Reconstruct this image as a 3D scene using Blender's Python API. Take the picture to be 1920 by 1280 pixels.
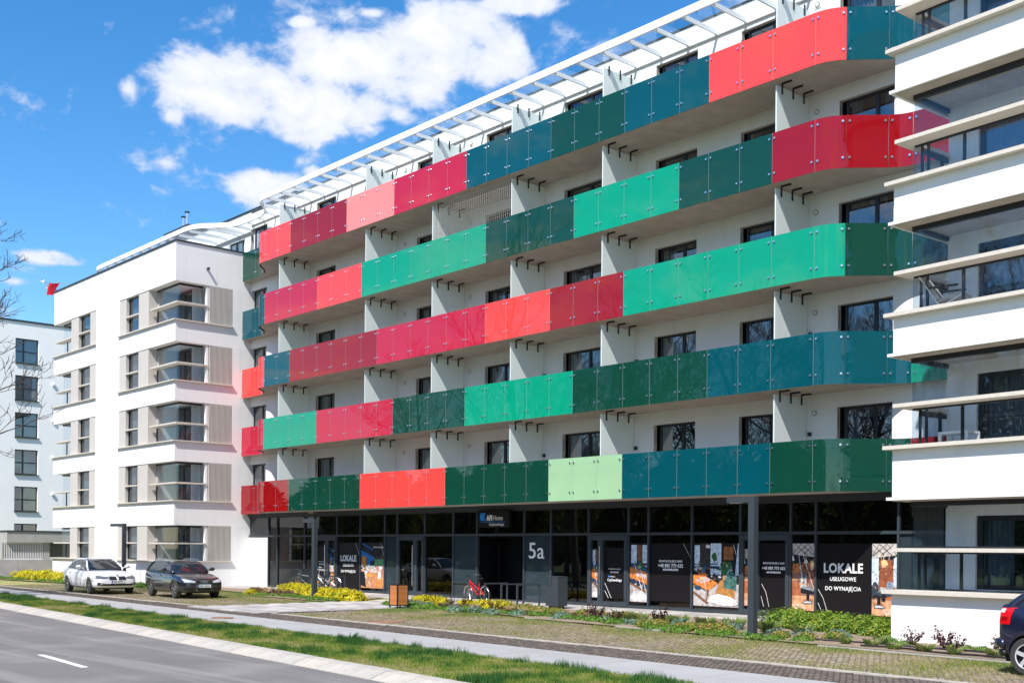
import bpy, math, random
import numpy as np
from mathutils import Vector, Matrix, noise as mnoise
from mathutils.bvhtree import BVHTree
R = math.radians
PI = math.pi
scene = bpy.context.scene
for _o in list(bpy.data.objects):
    bpy.data.objects.remove(_o)
COL = scene.collection
random.seed(7)
rng = np.random.default_rng(7)

# ---------------------------------------------------------------- camera
YAW = R(41.745); ROLL = R(0.437); EYE = 2.04
cd = bpy.data.cameras.new('camera')
cam = bpy.data.objects.new('camera', cd); COL.objects.link(cam)
cd.sensor_width = 36; cd.lens = 2163.5/1920*36
cd.shift_x = 0.0; cd.shift_y = (1027.85-640)/1920
cd.clip_start = 0.1; cd.clip_end = 3000
cam.location = (0, 0, EYE)
cam.rotation_euler = (Matrix.Rotation(PI/2-YAW, 3, 'Z') @ Matrix.Rotation(PI/2, 3, 'X') @ Matrix.Rotation(ROLL, 3, 'Z')).to_euler()
scene.camera = cam

# ---------------------------------------------------------------- light
SUN_DIR = Vector((-0.42, 1.0, -1.33)).normalized()       # the way the light travels
SUN_EL = math.asin(-SUN_DIR.z)
SUN_AZ = math.atan2(-SUN_DIR.x, -SUN_DIR.y)               # clockwise from +Y
sd = bpy.data.lights.new('sun', 'SUN'); sun = bpy.data.objects.new('sun', sd); COL.objects.link(sun)
sd.energy = 4.0; sd.angle = R(0.53); sd.color = (1.0, 0.95, 0.88)
sun.location = (20, -40, 60)
sun.rotation_euler = SUN_DIR.to_track_quat('-Z', 'Y').to_euler()
scene.view_settings.view_transform = 'Standard'
scene.view_settings.look = 'None'
scene.view_settings.gamma = 1.0
scene.view_settings.use_curve_mapping = False
scene.view_settings.exposure = 0.72

# the sky: Nishita plus broken fair-weather clouds at their real directions
def dir_at(px, py):
    x, y = px-960, py-1027.85
    c, s = math.cos(ROLL), math.sin(ROLL)
    x, y = x*c+y*s, -x*s+y*c
    F = Vector((-math.cos(YAW), math.sin(YAW), 0)); Rt = Vector((math.sin(YAW), math.cos(YAW), 0))
    return (F + Rt*(x/2163.5) - Vector((0, 0, 1))*(y/2163.5))
CLOUDS = [(385,150,100,58),(470,172,140,72),(590,205,125,52),(650,232,70,32),(560,240,90,32),
          (640,112,125,45),(770,128,120,60),(850,55,120,68),(910,110,85,52),(700,25,60,18),
          (752,218,50,40),(325,218,55,36),(240,165,40,45),(565,42,50,20),(490,352,75,34),(590,322,42,20),
          (115,485,70,17),(30,528,60,22),(965,8,80,22),(330,100,40,16)]
world = bpy.data.worlds.new('World'); scene.world = world; world.use_nodes = True
wn = world.node_tree; wn.nodes.clear()
def WN(t, **k):
    n = wn.nodes.new(t)
    for a, b in k.items(): setattr(n, a, b)
    return n
def wmath(op, a, b=None, c=None, clamp=False):
    n = WN('ShaderNodeMath', operation=op, use_clamp=clamp)
    for i, v in enumerate((a, b, c)):
        if v is None: continue
        if isinstance(v, (int, float)): n.inputs[i].default_value = v
        else: wn.links.new(v, n.inputs[i])
    return n.outputs[0]
def wdot(v, vec):
    n = WN('ShaderNodeVectorMath', operation='DOT_PRODUCT'); wn.links.new(v, n.inputs[0]); n.inputs[1].default_value = vec
    return n.outputs['Value']
sky = WN('ShaderNodeTexSky', sky_type='NISHITA', sun_disc=False)
sky.sun_elevation = SUN_EL; sky.sun_rotation = SUN_AZ
sky.altitude = 200; sky.air_density = 1.0; sky.dust_density = 0.12; sky.ozone_density = 2.2
hs = WN('ShaderNodeHueSaturation'); hs.inputs['Saturation'].default_value = 1.36; hs.inputs['Value'].default_value = 0.90
wn.links.new(sky.outputs[0], hs.inputs['Color'])
geo = WN('ShaderNodeTexCoord'); D = geo.outputs['Generated']
nz = WN('ShaderNodeTexNoise'); nz.inputs['Scale'].default_value = 10.0; nz.inputs['Detail'].default_value = 9.0; nz.inputs['Roughness'].default_value = 0.58
# stretch the noise a little sideways and warp it, so that edges break up into wisps
mp = WN('ShaderNodeMapping'); mp.inputs['Scale'].default_value = (1.0, 1.0, 1.5); wn.links.new(D, mp.inputs['Vector'])
wv = WN('ShaderNodeTexNoise'); wv.inputs['Scale'].default_value = 14.0; wv.inputs['Detail'].default_value = 3.0; wn.links.new(mp.outputs[0], wv.inputs['Vector'])
wa = WN('ShaderNodeVectorMath', operation='MULTIPLY_ADD'); wn.links.new(wv.outputs['Color'], wa.inputs[0]); wa.inputs[1].default_value = (0.035, 0.035, 0.035); wn.links.new(mp.outputs[0], wa.inputs[2])
wn.links.new(wa.outputs[0], nz.inputs['Vector'])
n3 = WN('ShaderNodeTexNoise'); n3.inputs['Scale'].default_value = 34.0; n3.inputs['Detail'].default_value = 7.0; n3.inputs['Roughness'].default_value = 0.6
wn.links.new(wa.outputs[0], n3.inputs['Vector'])
cov = None
for (px, py, rx, ry) in CLOUDS:
    c = dir_at(px, py); ln = c.length; c = c.normalized()
    t = Vector((c.y, -c.x, 0)).normalized(); u = t.cross(c).normalized()
    if u.z < 0: u = -u
    a = wdot(D, t*(2163.5*ln/rx)); b = wdot(D, u*(2163.5*ln/ry))
    front = wmath('GREATER_THAN', wdot(D, c), 0.5)
    d = wmath('SQRT', wmath('ADD', wmath('MULTIPLY', a, a), wmath('MULTIPLY', b, b)))
    v = wmath('MULTIPLY', wmath('SUBTRACT', 1.30 if rx > 60 else 0.62, d), front)
    cov = v if cov is None else wmath('SMOOTH_MAX', cov, v, 0.25)
# the same broken cloud goes on round the rest of the sky
sep = WN('ShaderNodeSeparateXYZ'); wn.links.new(D, sep.inputs[0])
zc = wmath('MAXIMUM', sep.outputs[2], 0.06)
cmb = WN('ShaderNodeCombineXYZ'); wn.links.new(wmath('DIVIDE', sep.outputs[0], zc), cmb.inputs[0]); wn.links.new(wmath('DIVIDE', sep.outputs[1], zc), cmb.inputs[1])
n2 = WN('ShaderNodeTexNoise'); n2.inputs['Scale'].default_value = 0.9; n2.inputs['Detail'].default_value = 3.0
wn.links.new(cmb.outputs[0], n2.inputs['Vector'])
away = wmath('LESS_THAN', wdot(D, dir_at(960, 500).normalized()), 0.72)
v2 = wmath('MULTIPLY', wmath('MULTIPLY', wmath('SUBTRACT', n2.outputs[0], 0.53), 5.0), away)
cov = wmath('MAXIMUM', cov, v2)
e = wmath('ADD', wmath('MULTIPLY', wmath('MINIMUM', cov, 0.75), 2.3), wmath('ADD', wmath('MULTIPLY', wmath('SUBTRACT', nz.outputs[0], 0.54), 5.0), wmath('MULTIPLY', wmath('SUBTRACT', n3.outputs[0], 0.5), 3.0)))
mask = WN('ShaderNodeMapRange', interpolation_type='SMOOTHSTEP'); wn.links.new(e, mask.inputs[0])
mask.inputs[1].default_value = 0.0; mask.inputs[2].default_value = 1.15; mask.inputs[3].default_value = 0.0; mask.inputs[4].default_value = 0.97
bil = WN('ShaderNodeMapRange'); wn.links.new(e, bil.inputs[0]); bil.inputs[1].default_value = 0.3; bil.inputs[2].default_value = 2.0
ccol = WN('ShaderNodeMix', data_type='RGBA'); wn.links.new(bil.outputs[0], ccol.inputs[0])
ccol.inputs[6].default_value = (3.0, 3.4, 4.3, 1); ccol.inputs[7].default_value = (4.5, 4.55, 4.75, 1)
mix = WN('ShaderNodeMix', data_type='RGBA')
wn.links.new(mask.outputs[0], mix.inputs[0]); wn.links.new(hs.outputs[0], mix.inputs[6]); wn.links.new(ccol.outputs[2], mix.inputs[7])
bg = WN('ShaderNodeBackground'); bg.inputs[1].default_value = 0.14
wo = WN('ShaderNodeOutputWorld')
wn.links.new(mix.outputs[2], bg.inputs[0]); wn.links.new(bg.outputs[0], wo.inputs[0])

# ---------------------------------------------------------------- materials
MATS = {}
def mat(name, color, rough=0.6, metal=0.0, spec=0.5, var=0.0, vscale=3.0, bump=0.0, bscale=40.0, coat=0.0, dirt=None, trans=0.0, streak=None, grain=0.0):
    m = bpy.data.materials.new(name); m.use_nodes = True
    nt = m.node_tree; b = nt.nodes['Principled BSDF']
    b.inputs['Base Color'].default_value = (*color, 1); b.inputs['Roughness'].default_value = rough
    b.inputs['Metallic'].default_value = metal; b.inputs['Specular IOR Level'].default_value = spec
    if coat: b.inputs['Coat Weight'].default_value = coat; b.inputs['Coat Roughness'].default_value = 0.03
    tc = nt.nodes.new('ShaderNodeTexCoord')
    def noise(sc, det=4):
        n = nt.nodes.new('ShaderNodeTexNoise'); n.inputs['Scale'].default_value = sc; n.inputs['Detail'].default_value = det
        nt.links.new(tc.outputs['Object'], n.inputs['Vector']); return n.outputs[0]
    last = None
    if var:
        mr = nt.nodes.new('ShaderNodeMapRange'); nt.links.new(noise(vscale, 6), mr.inputs[0])
        mr.inputs[1].default_value = 0.3; mr.inputs[2].default_value = 0.7
        mx = nt.nodes.new('ShaderNodeMix'); mx.data_type = 'RGBA'; nt.links.new(mr.outputs[0], mx.inputs[0])
        mx.inputs[6].default_value = (*[max(0, c*(1-var)) for c in color], 1); mx.inputs[7].default_value = (*[c*(1+var) for c in color], 1)
        last = mx.outputs[2]
    if dirt:
        dcol, dscale, dlo, dhi = dirt
        mr = nt.nodes.new('ShaderNodeMapRange'); nt.links.new(noise(dscale, 8), mr.inputs[0]); mr.inputs[1].default_value = dlo; mr.inputs[2].default_value = dhi
        mx = nt.nodes.new('ShaderNodeMix'); mx.data_type = 'RGBA'; nt.links.new(mr.outputs[0], mx.inputs[0])
        if last: nt.links.new(last, mx.inputs[6])
        else: mx.inputs[6].default_value = (*color, 1)
        mx.inputs[7].default_value = (*dcol, 1); last = mx.outputs[2]
    if streak:                                            # weathering drawn out along one direction
        scol, smap, slo, shi = streak
        mp_ = nt.nodes.new('ShaderNodeMapping'); mp_.inputs['Scale'].default_value = smap; nt.links.new(tc.outputs['Object'], mp_.inputs['Vector'])
        ns = nt.nodes.new('ShaderNodeTexNoise'); ns.inputs['Scale'].default_value = 1.0; ns.inputs['Detail'].default_value = 7; ns.inputs['Roughness'].default_value = 0.65; nt.links.new(mp_.outputs[0], ns.inputs['Vector'])
        mr = nt.nodes.new('ShaderNodeMapRange'); nt.links.new(ns.outputs[0], mr.inputs[0]); mr.inputs[1].default_value = slo; mr.inputs[2].default_value = shi
        mx = nt.nodes.new('ShaderNodeMix'); mx.data_type = 'RGBA'; nt.links.new(mr.outputs[0], mx.inputs[0])
        if last: nt.links.new(last, mx.inputs[6])
        else: mx.inputs[6].default_value = (*color, 1)
        mx.inputs[7].default_value = (*scol, 1); last = mx.outputs[2]
    if grain:
        mr = nt.nodes.new('ShaderNodeMapRange'); nt.links.new(noise(70.0, 2), mr.inputs[0]); mr.inputs[1].default_value = 0.3; mr.inputs[2].default_value = 0.7; mr.inputs[3].default_value = 1-grain; mr.inputs[4].default_value = 1+grain
        vm = nt.nodes.new('ShaderNodeVectorMath'); vm.operation = 'SCALE'; nt.links.new(last, vm.inputs[0]); nt.links.new(mr.outputs[0], vm.inputs[3]); last = vm.outputs[0]
    if last: nt.links.new(last, b.inputs['Base Color'])
    if bump:
        bp = nt.nodes.new('ShaderNodeBump'); bp.inputs['Strength'].default_value = bump; bp.inputs['Distance'].default_value = 0.02
        nt.links.new(noise(bscale, 5), bp.inputs['Height']); nt.links.new(bp.outputs[0], b.inputs['Normal'])
    if trans:
        out = nt.nodes['Material Output']; tr = nt.nodes.new('ShaderNodeBsdfTranslucent'); tr.inputs[0].default_value = (*color, 1)
        if last: nt.links.new(last, tr.inputs[0])
        ms = nt.nodes.new('ShaderNodeMixShader'); ms.inputs[0].default_value = trans
        nt.links.new(b.outputs[0], ms.inputs[1]); nt.links.new(tr.outputs[0], ms.inputs[2]); nt.links.new(ms.outputs[0], out.inputs[0])
    MATS[name] = m
    return m
def attr_mat(name, rough=0.6, spec=0.4, trans=0.0):
    m = bpy.data.materials.new(name); m.use_nodes = True; nt = m.node_tree; b = nt.nodes['Principled BSDF']
    b.inputs['Roughness'].default_value = rough; b.inputs['Specular IOR Level'].default_value = spec
    a = nt.nodes.new('ShaderNodeVertexColor'); a.layer_name = 'Col'; nt.links.new(a.outputs[0], b.inputs['Base Color'])
    if trans:
        out = nt.nodes['Material Output']; tr = nt.nodes.new('ShaderNodeBsdfTranslucent'); nt.links.new(a.outputs[0], tr.inputs[0])
        ms = nt.nodes.new('ShaderNodeMixShader'); ms.inputs[0].default_value = trans
        nt.links.new(b.outputs[0], ms.inputs[1]); nt.links.new(tr.outputs[0], ms.inputs[2]); nt.links.new(ms.outputs[0], out.inputs[0])
    MATS[name] = m
    return m
def glass_mat(name, tint, ior=1.7, base=0.03, wave=0.0):
    m = bpy.data.materials.new(name); m.use_nodes = True; nt = m.node_tree; nt.nodes.clear()
    out = nt.nodes.new('ShaderNodeOutputMaterial'); tr = nt.nodes.new('ShaderNodeBsdfTransparent'); gl = nt.nodes.new('ShaderNodeBsdfGlossy')
    tr.inputs[0].default_value = (*tint, 1); gl.inputs['Roughness'].default_value = 0.0; gl.inputs[0].default_value = (0.96, 0.98, 1, 1)
    lwt = nt.nodes.new('ShaderNodeLayerWeight'); lwt.inputs[0].default_value = 0.5      # Schlick, the same from either side of the sheet
    pw = nt.nodes.new('ShaderNodeMath'); pw.operation = 'POWER'; nt.links.new(lwt.outputs['Facing'], pw.inputs[0]); pw.inputs[1].default_value = 5.0
    f0 = ((ior-1)/(ior+1))**2+base
    ad = nt.nodes.new('ShaderNodeMath'); ad.operation = 'MULTIPLY_ADD'; ad.use_clamp = True; nt.links.new(pw.outputs[0], ad.inputs[0]); ad.inputs[1].default_value = 1-f0; ad.inputs[2].default_value = f0
    mx = nt.nodes.new('ShaderNodeMixShader'); nt.links.new(ad.outputs[0], mx.inputs[0]); nt.links.new(tr.outputs[0], mx.inputs[1]); nt.links.new(gl.outputs[0], mx.inputs[2])
    if wave:
        tc = nt.nodes.new('ShaderNodeTexCoord'); nz_ = nt.nodes.new('ShaderNodeTexNoise'); nz_.inputs['Scale'].default_value = 0.9; nz_.inputs['Detail'].default_value = 1
        nt.links.new(tc.outputs['Object'], nz_.inputs['Vector'])
        bp = nt.nodes.new('ShaderNodeBump'); bp.inputs['Strength'].default_value = wave; bp.inputs['Distance'].default_value = 0.02
        nt.links.new(nz_.outputs[0], bp.inputs['Height']); nt.links.new(bp.outputs[0], gl.inputs['Normal'])
    nt.links.new(mx.outputs[0], out.inputs[0]); MATS[name] = m
    return m
WHITE = mat('white_render', (0.80, 0.795, 0.785), 0.85, spec=0.2, var=0.03, vscale=0.7, bump=0.06, bscale=120, streak=((0.69, 0.68, 0.66), (1.6, 1.6, 0.16), 0.52, 0.85))
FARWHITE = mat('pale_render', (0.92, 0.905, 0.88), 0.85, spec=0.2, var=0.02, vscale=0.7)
BEIGE = mat('beige_render', (0.52, 0.49, 0.455), 0.85, spec=0.2, var=0.03, vscale=1.2, bump=0.06, bscale=120)
STONE = mat('sill_stone', (0.60, 0.55, 0.48), 0.6, var=0.06, vscale=8)
SOFFIT = mat('soffit_concrete', (0.46, 0.405, 0.35), 0.9, spec=0.2, var=0.12, vscale=2.2, bump=0.1, bscale=60, dirt=((0.32, 0.28, 0.24), 1.1, 0.55, 0.85))
CONC = mat('fair_concrete', (0.40, 0.39, 0.37), 0.85, spec=0.2, var=0.12, vscale=1.4, bump=0.12, bscale=50)
ANTH = mat('anthracite_metal', (0.040, 0.050, 0.060), 0.5, spec=0.3, var=0.06, vscale=3)
FRAME = mat('window_frame', (0.016, 0.019, 0.024), 0.4)
BLACK = mat('black_metal', (0.012, 0.012, 0.013), 0.5)
STEEL = mat('polished_steel', (0.75, 0.76, 0.77), 0.25, metal=1.0)
WMETAL = mat('white_metal', (0.82, 0.82, 0.81), 0.4, var=0.02)
FROST = mat('frosted_glass', (0.80, 0.87, 0.85), 0.30, spec=0.5, trans=0.18)
CURTAIN = mat('curtain', (0.55, 0.55, 0.55), 0.9, spec=0.1, trans=0.3)
ROOM = mat('room_dark', (0.035, 0.035, 0.037), 0.9)
ROOMW = mat('room_wall', (0.42, 0.41, 0.40), 0.9)
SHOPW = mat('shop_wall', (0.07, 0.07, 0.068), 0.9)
GLASS = glass_mat('window_glass', (0.42, 0.52, 0.60), 1.75, 0.10, 0.03)
CLEAR = glass_mat('clear_glass', (0.90, 0.94, 0.96), 1.45, 0.0)
BALGL = glass_mat('loggia_glass', (0.80, 0.86, 0.91), 1.55, 0.02)
SHOPGL = glass_mat('shop_glass', (0.30, 0.33, 0.34), 1.6, 0.02, 0.05)
ROOFGL = glass_mat('canopy_glass', (0.86, 0.92, 0.94), 1.45, 0.0)
SPAND = mat('spandrel_glass', (0.030, 0.046, 0.056), 0.04, spec=0.6)
PANELS = {k: mat('panel_'+n, c, 0.012, spec=0.5, var=0.06, vscale=0.8, bump=0.012, bscale=1.1) for k, n, c in (
    ('red', 'red', (0.27, 0.003, 0.008)), ('rose', 'rose', (0.47, 0.010, 0.040)), ('coral', 'coral', (0.86, 0.060, 0.055)),
    ('pink', 'pink', (0.92, 0.23, 0.21)), ('bgreen', 'bright_green', (0.001, 0.285, 0.165)), ('dgreen', 'dark_green', (0.004, 0.050, 0.032)),
    ('teal', 'teal', (0.001, 0.070, 0.092)), ('lgreen', 'light_green', (0.31, 0.51, 0.30)))}

# ---------------------------------------------------------------- mesh helpers
WL = {}
def link(o, parent, wl):
    COL.objects.link(o)
    if parent is not None:
        o.parent = parent; o.location = wl - WL[parent.name]
    else: o.location = wl
    WL[o.name] = Vector(wl)
    return o
def tag(o, label=None, cat=None, group=None, kind=None):
    if label: o['label'] = label
    if cat: o['category'] = cat
    if group: o['group'] = group
    if kind: o['kind'] = kind
    return o
def empty(name, loc=(0, 0, 0), label=None, cat=None, group=None):
    o = bpy.data.objects.new(name, None); o.empty_display_size = 0.3
    link(o, None, Vector(loc)); tag(o, label, cat, group); return o
def children(o):
    return [c for c in KIDS.get(o.name, [])]
KIDS = {}
def copy_tree(o, parent=None):
    c = o.copy(); COL.objects.link(c); c.parent = parent
    WL[c.name] = WL.get(o.name, Vector((0, 0, 0))).copy()
    if parent is not None: KIDS.setdefault(parent.name, []).append(c)
    for ch in list(KIDS.get(o.name, [])): copy_tree(ch, c)
    return c
class MB:
    def __init__(s): s.v = []; s.f = []; s.mi = []; s.c = []
    def add(s, vs, fs, mi=0, col=None):
        n = len(s.v); s.v += [tuple(p) for p in vs]
        for f in fs: s.f.append([i+n for i in f]); s.mi.append(mi); s.c.append(col)
        return s
    def poly(s, pts, mi=0, col=None): return s.add(pts, [list(range(len(pts)))], mi, col)
    def box(s, x0, x1, y0, y1, z0, z1, mi=0, col=None):
        vs = [(x0,y0,z0),(x1,y0,z0),(x1,y1,z0),(x0,y1,z0),(x0,y0,z1),(x1,y0,z1),(x1,y1,z1),(x0,y1,z1)]
        return s.add(vs, [(0,3,2,1),(4,5,6,7),(0,1,5,4),(1,2,6,5),(2,3,7,6),(3,0,4,7)], mi, col)
    def bar(s, p, q, w, h, mi=0, up=(0,0,1)):
        p, q = Vector(p), Vector(q); d = (q-p).normalized(); u = Vector(up)
        if abs(d.dot(u)) > 0.98: u = Vector((0, 1, 0))
        a = d.cross(u).normalized()*w/2; b = a.cross(d).normalized()*h/2
        vs = [p-a-b, p+a-b, p+a+b, p-a+b, q-a-b, q+a-b, q+a+b, q-a+b]
        return s.add(vs, [(0,3,2,1),(4,5,6,7),(0,1,5,4),(1,2,6,5),(2,3,7,6),(3,0,4,7)], mi)
    def tube(s, pts, r, n=6, mi=0, r1=None, caps=True):
        pts = [Vector(p) for p in pts]; N = len(pts); rs = []; vs = []
        ref = Vector((0, 0, 1))
        for i, p in enumerate(pts):
            d = (pts[min(i+1, N-1)]-pts[max(i-1, 0)]).normalized()
            if abs(d.dot(ref)) > 0.95: ref = Vector((1, 0, 0)) if abs(d.x) < 0.9 else Vector((0, 1, 0))
            a = d.cross(ref).normalized(); b = d.cross(a)
            rr = r if r1 is None else r+(r1-r)*i/(N-1)
            for k in range(n):
                t = 2*PI*k/n; vs.append(p+a*math.cos(t)*rr+b*math.sin(t)*rr)
        fs = [(i*n+k, i*n+(k+1) % n, (i+1)*n+(k+1) % n, (i+1)*n+k) for i in range(N-1) for k in range(n)]
        if caps: fs += [tuple(range(n))[::-1], tuple((N-1)*n+k for k in range(n))]
        return s.add(vs, fs, mi)
    def cyl(s, p, q, r, n=12, mi=0): return s.tube([p, q], r, n, mi)
    def prism(s, poly, axis, a, b, mi=0):
        def P(u, v, w): return {'x': (w, u, v), 'y': (u, w, v), 'z': (u, v, w)}[axis]
        n = len(poly); vs = [P(u, v, a) for u, v in poly]+[P(u, v, b) for u, v in poly]
        return s.add(vs, [tuple(range(n))[::-1], tuple(range(n, 2*n))]+[(i, (i+1) % n, n+(i+1) % n, n+i) for i in range(n)], mi)
    def ellipsoid(s, c, rx, ry, rz, n=10, m=6, mi=0):
        vs = [(c[0], c[1], c[2]-rz)]
        for i in range(1, m):
            t = PI*i/m-PI/2
            for k in range(n): vs.append((c[0]+rx*math.cos(t)*math.cos(2*PI*k/n), c[1]+ry*math.cos(t)*math.sin(2*PI*k/n), c[2]+rz*math.sin(t)))
        vs.append((c[0], c[1], c[2]+rz)); fs = []
        for k in range(n): fs.append((0, 1+(k+1) % n, 1+k))
        for i in range(m-2):
            for k in range(n): fs.append((1+i*n+k, 1+i*n+(k+1) % n, 1+(i+1)*n+(k+1) % n, 1+(i+1)*n+k))
        L = len(vs)-1
        for k in range(n): fs.append((L, 1+(m-2)*n+k, 1+(m-2)*n+(k+1) % n))
        return s.add(vs, fs, mi)
    def torus(s, c, axis, R_, r, n=24, m=6, mi=0):
        c = Vector(c); ax = Vector(axis).normalized(); a = ax.orthogonal().normalized(); b = ax.cross(a); vs = []
        for i in range(n):
            t = 2*PI*i/n; o = a*math.cos(t)+b*math.sin(t)
            for k in range(m):
                u = 2*PI*k/m; vs.append(c+o*(R_+r*math.cos(u))+ax*r*math.sin(u))
        return s.add(vs, [(i*m+k, ((i+1) % n)*m+k, ((i+1) % n)*m+(k+1) % m, i*m+(k+1) % m) for i in range(n) for k in range(m)], mi)
    def sheet(s, path, off0, z0, z1, mi=0):          # vertical ribbon along a plan path
        n = len(path); vs = [(x, y, z0) for x, y in path]+[(x, y, z1) for x, y in path]
        return s.add(vs, [(i, i+1, n+i+1, n+i) for i in range(n-1)], mi)
    def build(s, name, mats, parent=None, smooth=False, origin=None, kind=None):
        me = bpy.data.meshes.new(name)
        vs = np.array(s.v, float)
        o0 = Vector(origin) if origin is not None else Vector(((vs.min(0)+vs.max(0))/2))
        me.from_pydata([tuple(p) for p in vs-np.array(o0)], [], s.f)
        if not isinstance(mats, (list, tuple)): mats = [mats]
        for m in mats: me.materials.append(m)
        if len(mats) > 1: me.polygons.foreach_set('material_index', s.mi)
        if any(c is not None for c in s.c):
            at = me.color_attributes.new('Col', 'FLOAT_COLOR', 'CORNER'); buf = []
            for f, c in zip(s.f, s.c):
                c = c or (0.5, 0.5, 0.5); buf += [c[0], c[1], c[2], 1.0]*len(f)
            at.data.foreach_set('color', buf)
        if smooth: me.polygons.foreach_set('use_smooth', [True]*len(me.polygons))
        me.update()
        o = bpy.data.objects.new(name, me); link(o, parent, o0)
        if parent is not None: KIDS.setdefault(parent.name, []).append(o)
        if kind: o['kind'] = kind
        return o
def inst(name, src, parent, wl, rot=None):
    o = bpy.data.objects.new(name, src.data); link(o, parent, Vector(wl))
    if rot: o.rotation_euler = rot
    if parent is not None: KIDS.setdefault(parent.name, []).append(o)
    return o
def tri_soup(name, V, cols, material, parent=None, loc=(0, 0, 0), quads=False, kind=None):
    """V: (N,k,3) faces of k corners, cols: (N,3)"""
    N, k, _ = V.shape
    me = bpy.data.meshes.new(name); me.vertices.add(N*k); me.vertices.foreach_set('co', V.reshape(-1).astype(np.float32))
    me.loops.add(N*k); me.loops.foreach_set('vertex_index', np.arange(N*k, dtype=np.int32))
    me.polygons.add(N); me.polygons.foreach_set('loop_start', np.arange(0, N*k, k, dtype=np.int32)); me.polygons.foreach_set('loop_total', np.full(N, k, dtype=np.int32))
    me.update(calc_edges=True)
    at = me.color_attributes.new('Col', 'FLOAT_COLOR', 'CORNER')
    c = np.ones((N, k, 4), np.float32); c[:, :, :3] = cols[:, None, :]; at.data.foreach_set('color', c.reshape(-1))
    me.materials.append(material)
    o = bpy.data.objects.new(name, me); link(o, parent, Vector(loc))
    if parent is not None: KIDS.setdefault(parent.name, []).append(o)
    if kind: o['kind'] = kind
    return o
def text(s, size, x, y, z, material, parent, name='lettering', bold=0.0, align='LEFT', sx=1.0, ext=0.003, rotz=0.0):
    cu = bpy.data.curves.new('t', 'FONT'); cu.body = s; cu.size = size; cu.align_x = align; cu.extrude = ext; cu.offset = bold; cu.space_character = 1.07; cu.resolution_u = 3
    o = bpy.data.objects.new('t', cu); COL.objects.link(o)
    dg = bpy.context.evaluated_depsgraph_get(); me = bpy.data.meshes.new_from_object(o.evaluated_get(dg)); bpy.data.objects.remove(o)
    me.materials.clear(); me.materials.append(material); me.name = name
    me.transform(Matrix.Diagonal((sx, 1, 1, 1)))
    me.transform(Matrix.Rotation(rotz, 4, 'Z') @ Matrix.Rotation(PI/2, 4, 'X'))
    ob = bpy.data.objects.new(name, me); link(ob, parent, Vector((x, y, z)))
    if parent is not None: KIDS.setdefault(parent.name, []).append(ob)
    return ob
def holes_wall(mb, x0, x1, z0, z1, holes, y, depth, mi=0, mj=None):
    """a wall facing -Y with openings and their reveals"""
    mj = mi if mj is None else mj
    xs = sorted({x0, x1, *[a for h in holes for a in h[:2] if x0 < a < x1]}); zs = sorted({z0, z1, *[a for h in holes for a in h[2:] if z0 < a < z1]})
    for i in range(len(xs)-1):
        for j in range(len(zs)-1):
            cx, cz = (xs[i]+xs[i+1])/2, (zs[j]+zs[j+1])/2
            if any(h[0] < cx < h[1] and h[2] < cz < h[3] for h in holes): continue
            mb.poly([(xs[i], y, zs[j]), (xs[i+1], y, zs[j]), (xs[i+1], y, zs[j+1]), (xs[i], y, zs[j+1])], mi)
    for a, b, c, d in holes:
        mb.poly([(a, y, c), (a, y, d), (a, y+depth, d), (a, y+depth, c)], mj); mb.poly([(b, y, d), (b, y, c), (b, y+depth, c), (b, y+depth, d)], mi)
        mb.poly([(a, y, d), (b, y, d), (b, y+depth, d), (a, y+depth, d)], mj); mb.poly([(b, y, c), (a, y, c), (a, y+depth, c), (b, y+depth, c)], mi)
def curtain(mb, x0, x1, y, z0, z1, amp=0.035, wl=0.13):
    n = max(4, int((x1-x0)/wl*4)); ph = random.random()*6
    pts = [(x0+(x1-x0)*i/n, y+amp*math.sin(2*PI*(x0+(x1-x0)*i/n)/wl+ph+math.sin(i*0.37))) for i in range(n+1)]
    mb.sheet(pts, 0, z0, z1)
def window(parent, x0, x1, z0, z1, y, mull=(0.62,), trans=(), fw=0.075, curt=True, glass=None, room=True, name='window', open_=None):
    """frame + pane + curtain + room behind, facing -Y"""
    f = MB(); d = 0.06
    f.box(x0, x0+fw, y, y+d, z0, z1); f.box(x1-fw, x1, y, y+d, z0, z1); f.box(x0+fw, x1-fw, y, y+d, z0, z0+fw); f.box(x0+fw, x1-fw, y, y+d, z1-fw, z1)
    for t in mull:
        xm = x0+(x1-x0)*t; f.box(xm-fw*0.75, xm+fw*0.75, y-0.004, y+d-0.004, z0+fw, z1-fw)
    for t in trans:
        zm = z0+(z1-z0)*t; f.box(x0+fw, x1-fw, y+0.002, y+d+0.002, zm-0.045, zm+0.045)
    fo = f.build(name, FRAME, parent)
    g = MB(); g.poly([(x0+fw, y+0.03, z0+fw), (x1-fw, y+0.03, z0+fw), (x1-fw, y+0.03, z1-fw), (x0+fw, y+0.03, z1-fw)]); g.build('pane', glass or GLASS, fo)
    if curt:
        c = MB(); w = x1-x0; k = random.random()
        if k < 0.45: curtain(c, x0+0.05, x0+w*random.uniform(0.3, 0.5), y+0.22, z0, z1)
        elif k < 0.75: curtain(c, x0+0.05, x1-0.05, y+0.22, z0, z1)
        else:
            curtain(c, x0+0.05, x0+w*0.25, y+0.22, z0, z1); curtain(c, x1-w*0.3, x1-0.05, y+0.22, z0, z1)
        c.build('curtain', CURTAIN, fo)
    return fo
def catmull(P, n=8):
    out = []
    for i in range(len(P)-1):
        p0, p1, p2, p3 = P[max(i-1, 0)], P[i], P[i+1], P[min(i+2, len(P)-1)]
        for k in range(n):
            t = k/n
            out.append(tuple(0.5*(2*b+(c-a)*t+(2*a-5*b+4*c-d)*t*t+(3*b-3*c+d-a)*t**3) for a, b, c, d in zip(p0, p1, p2, p3)))
    out.append(tuple(P[-1])); return out
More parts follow.
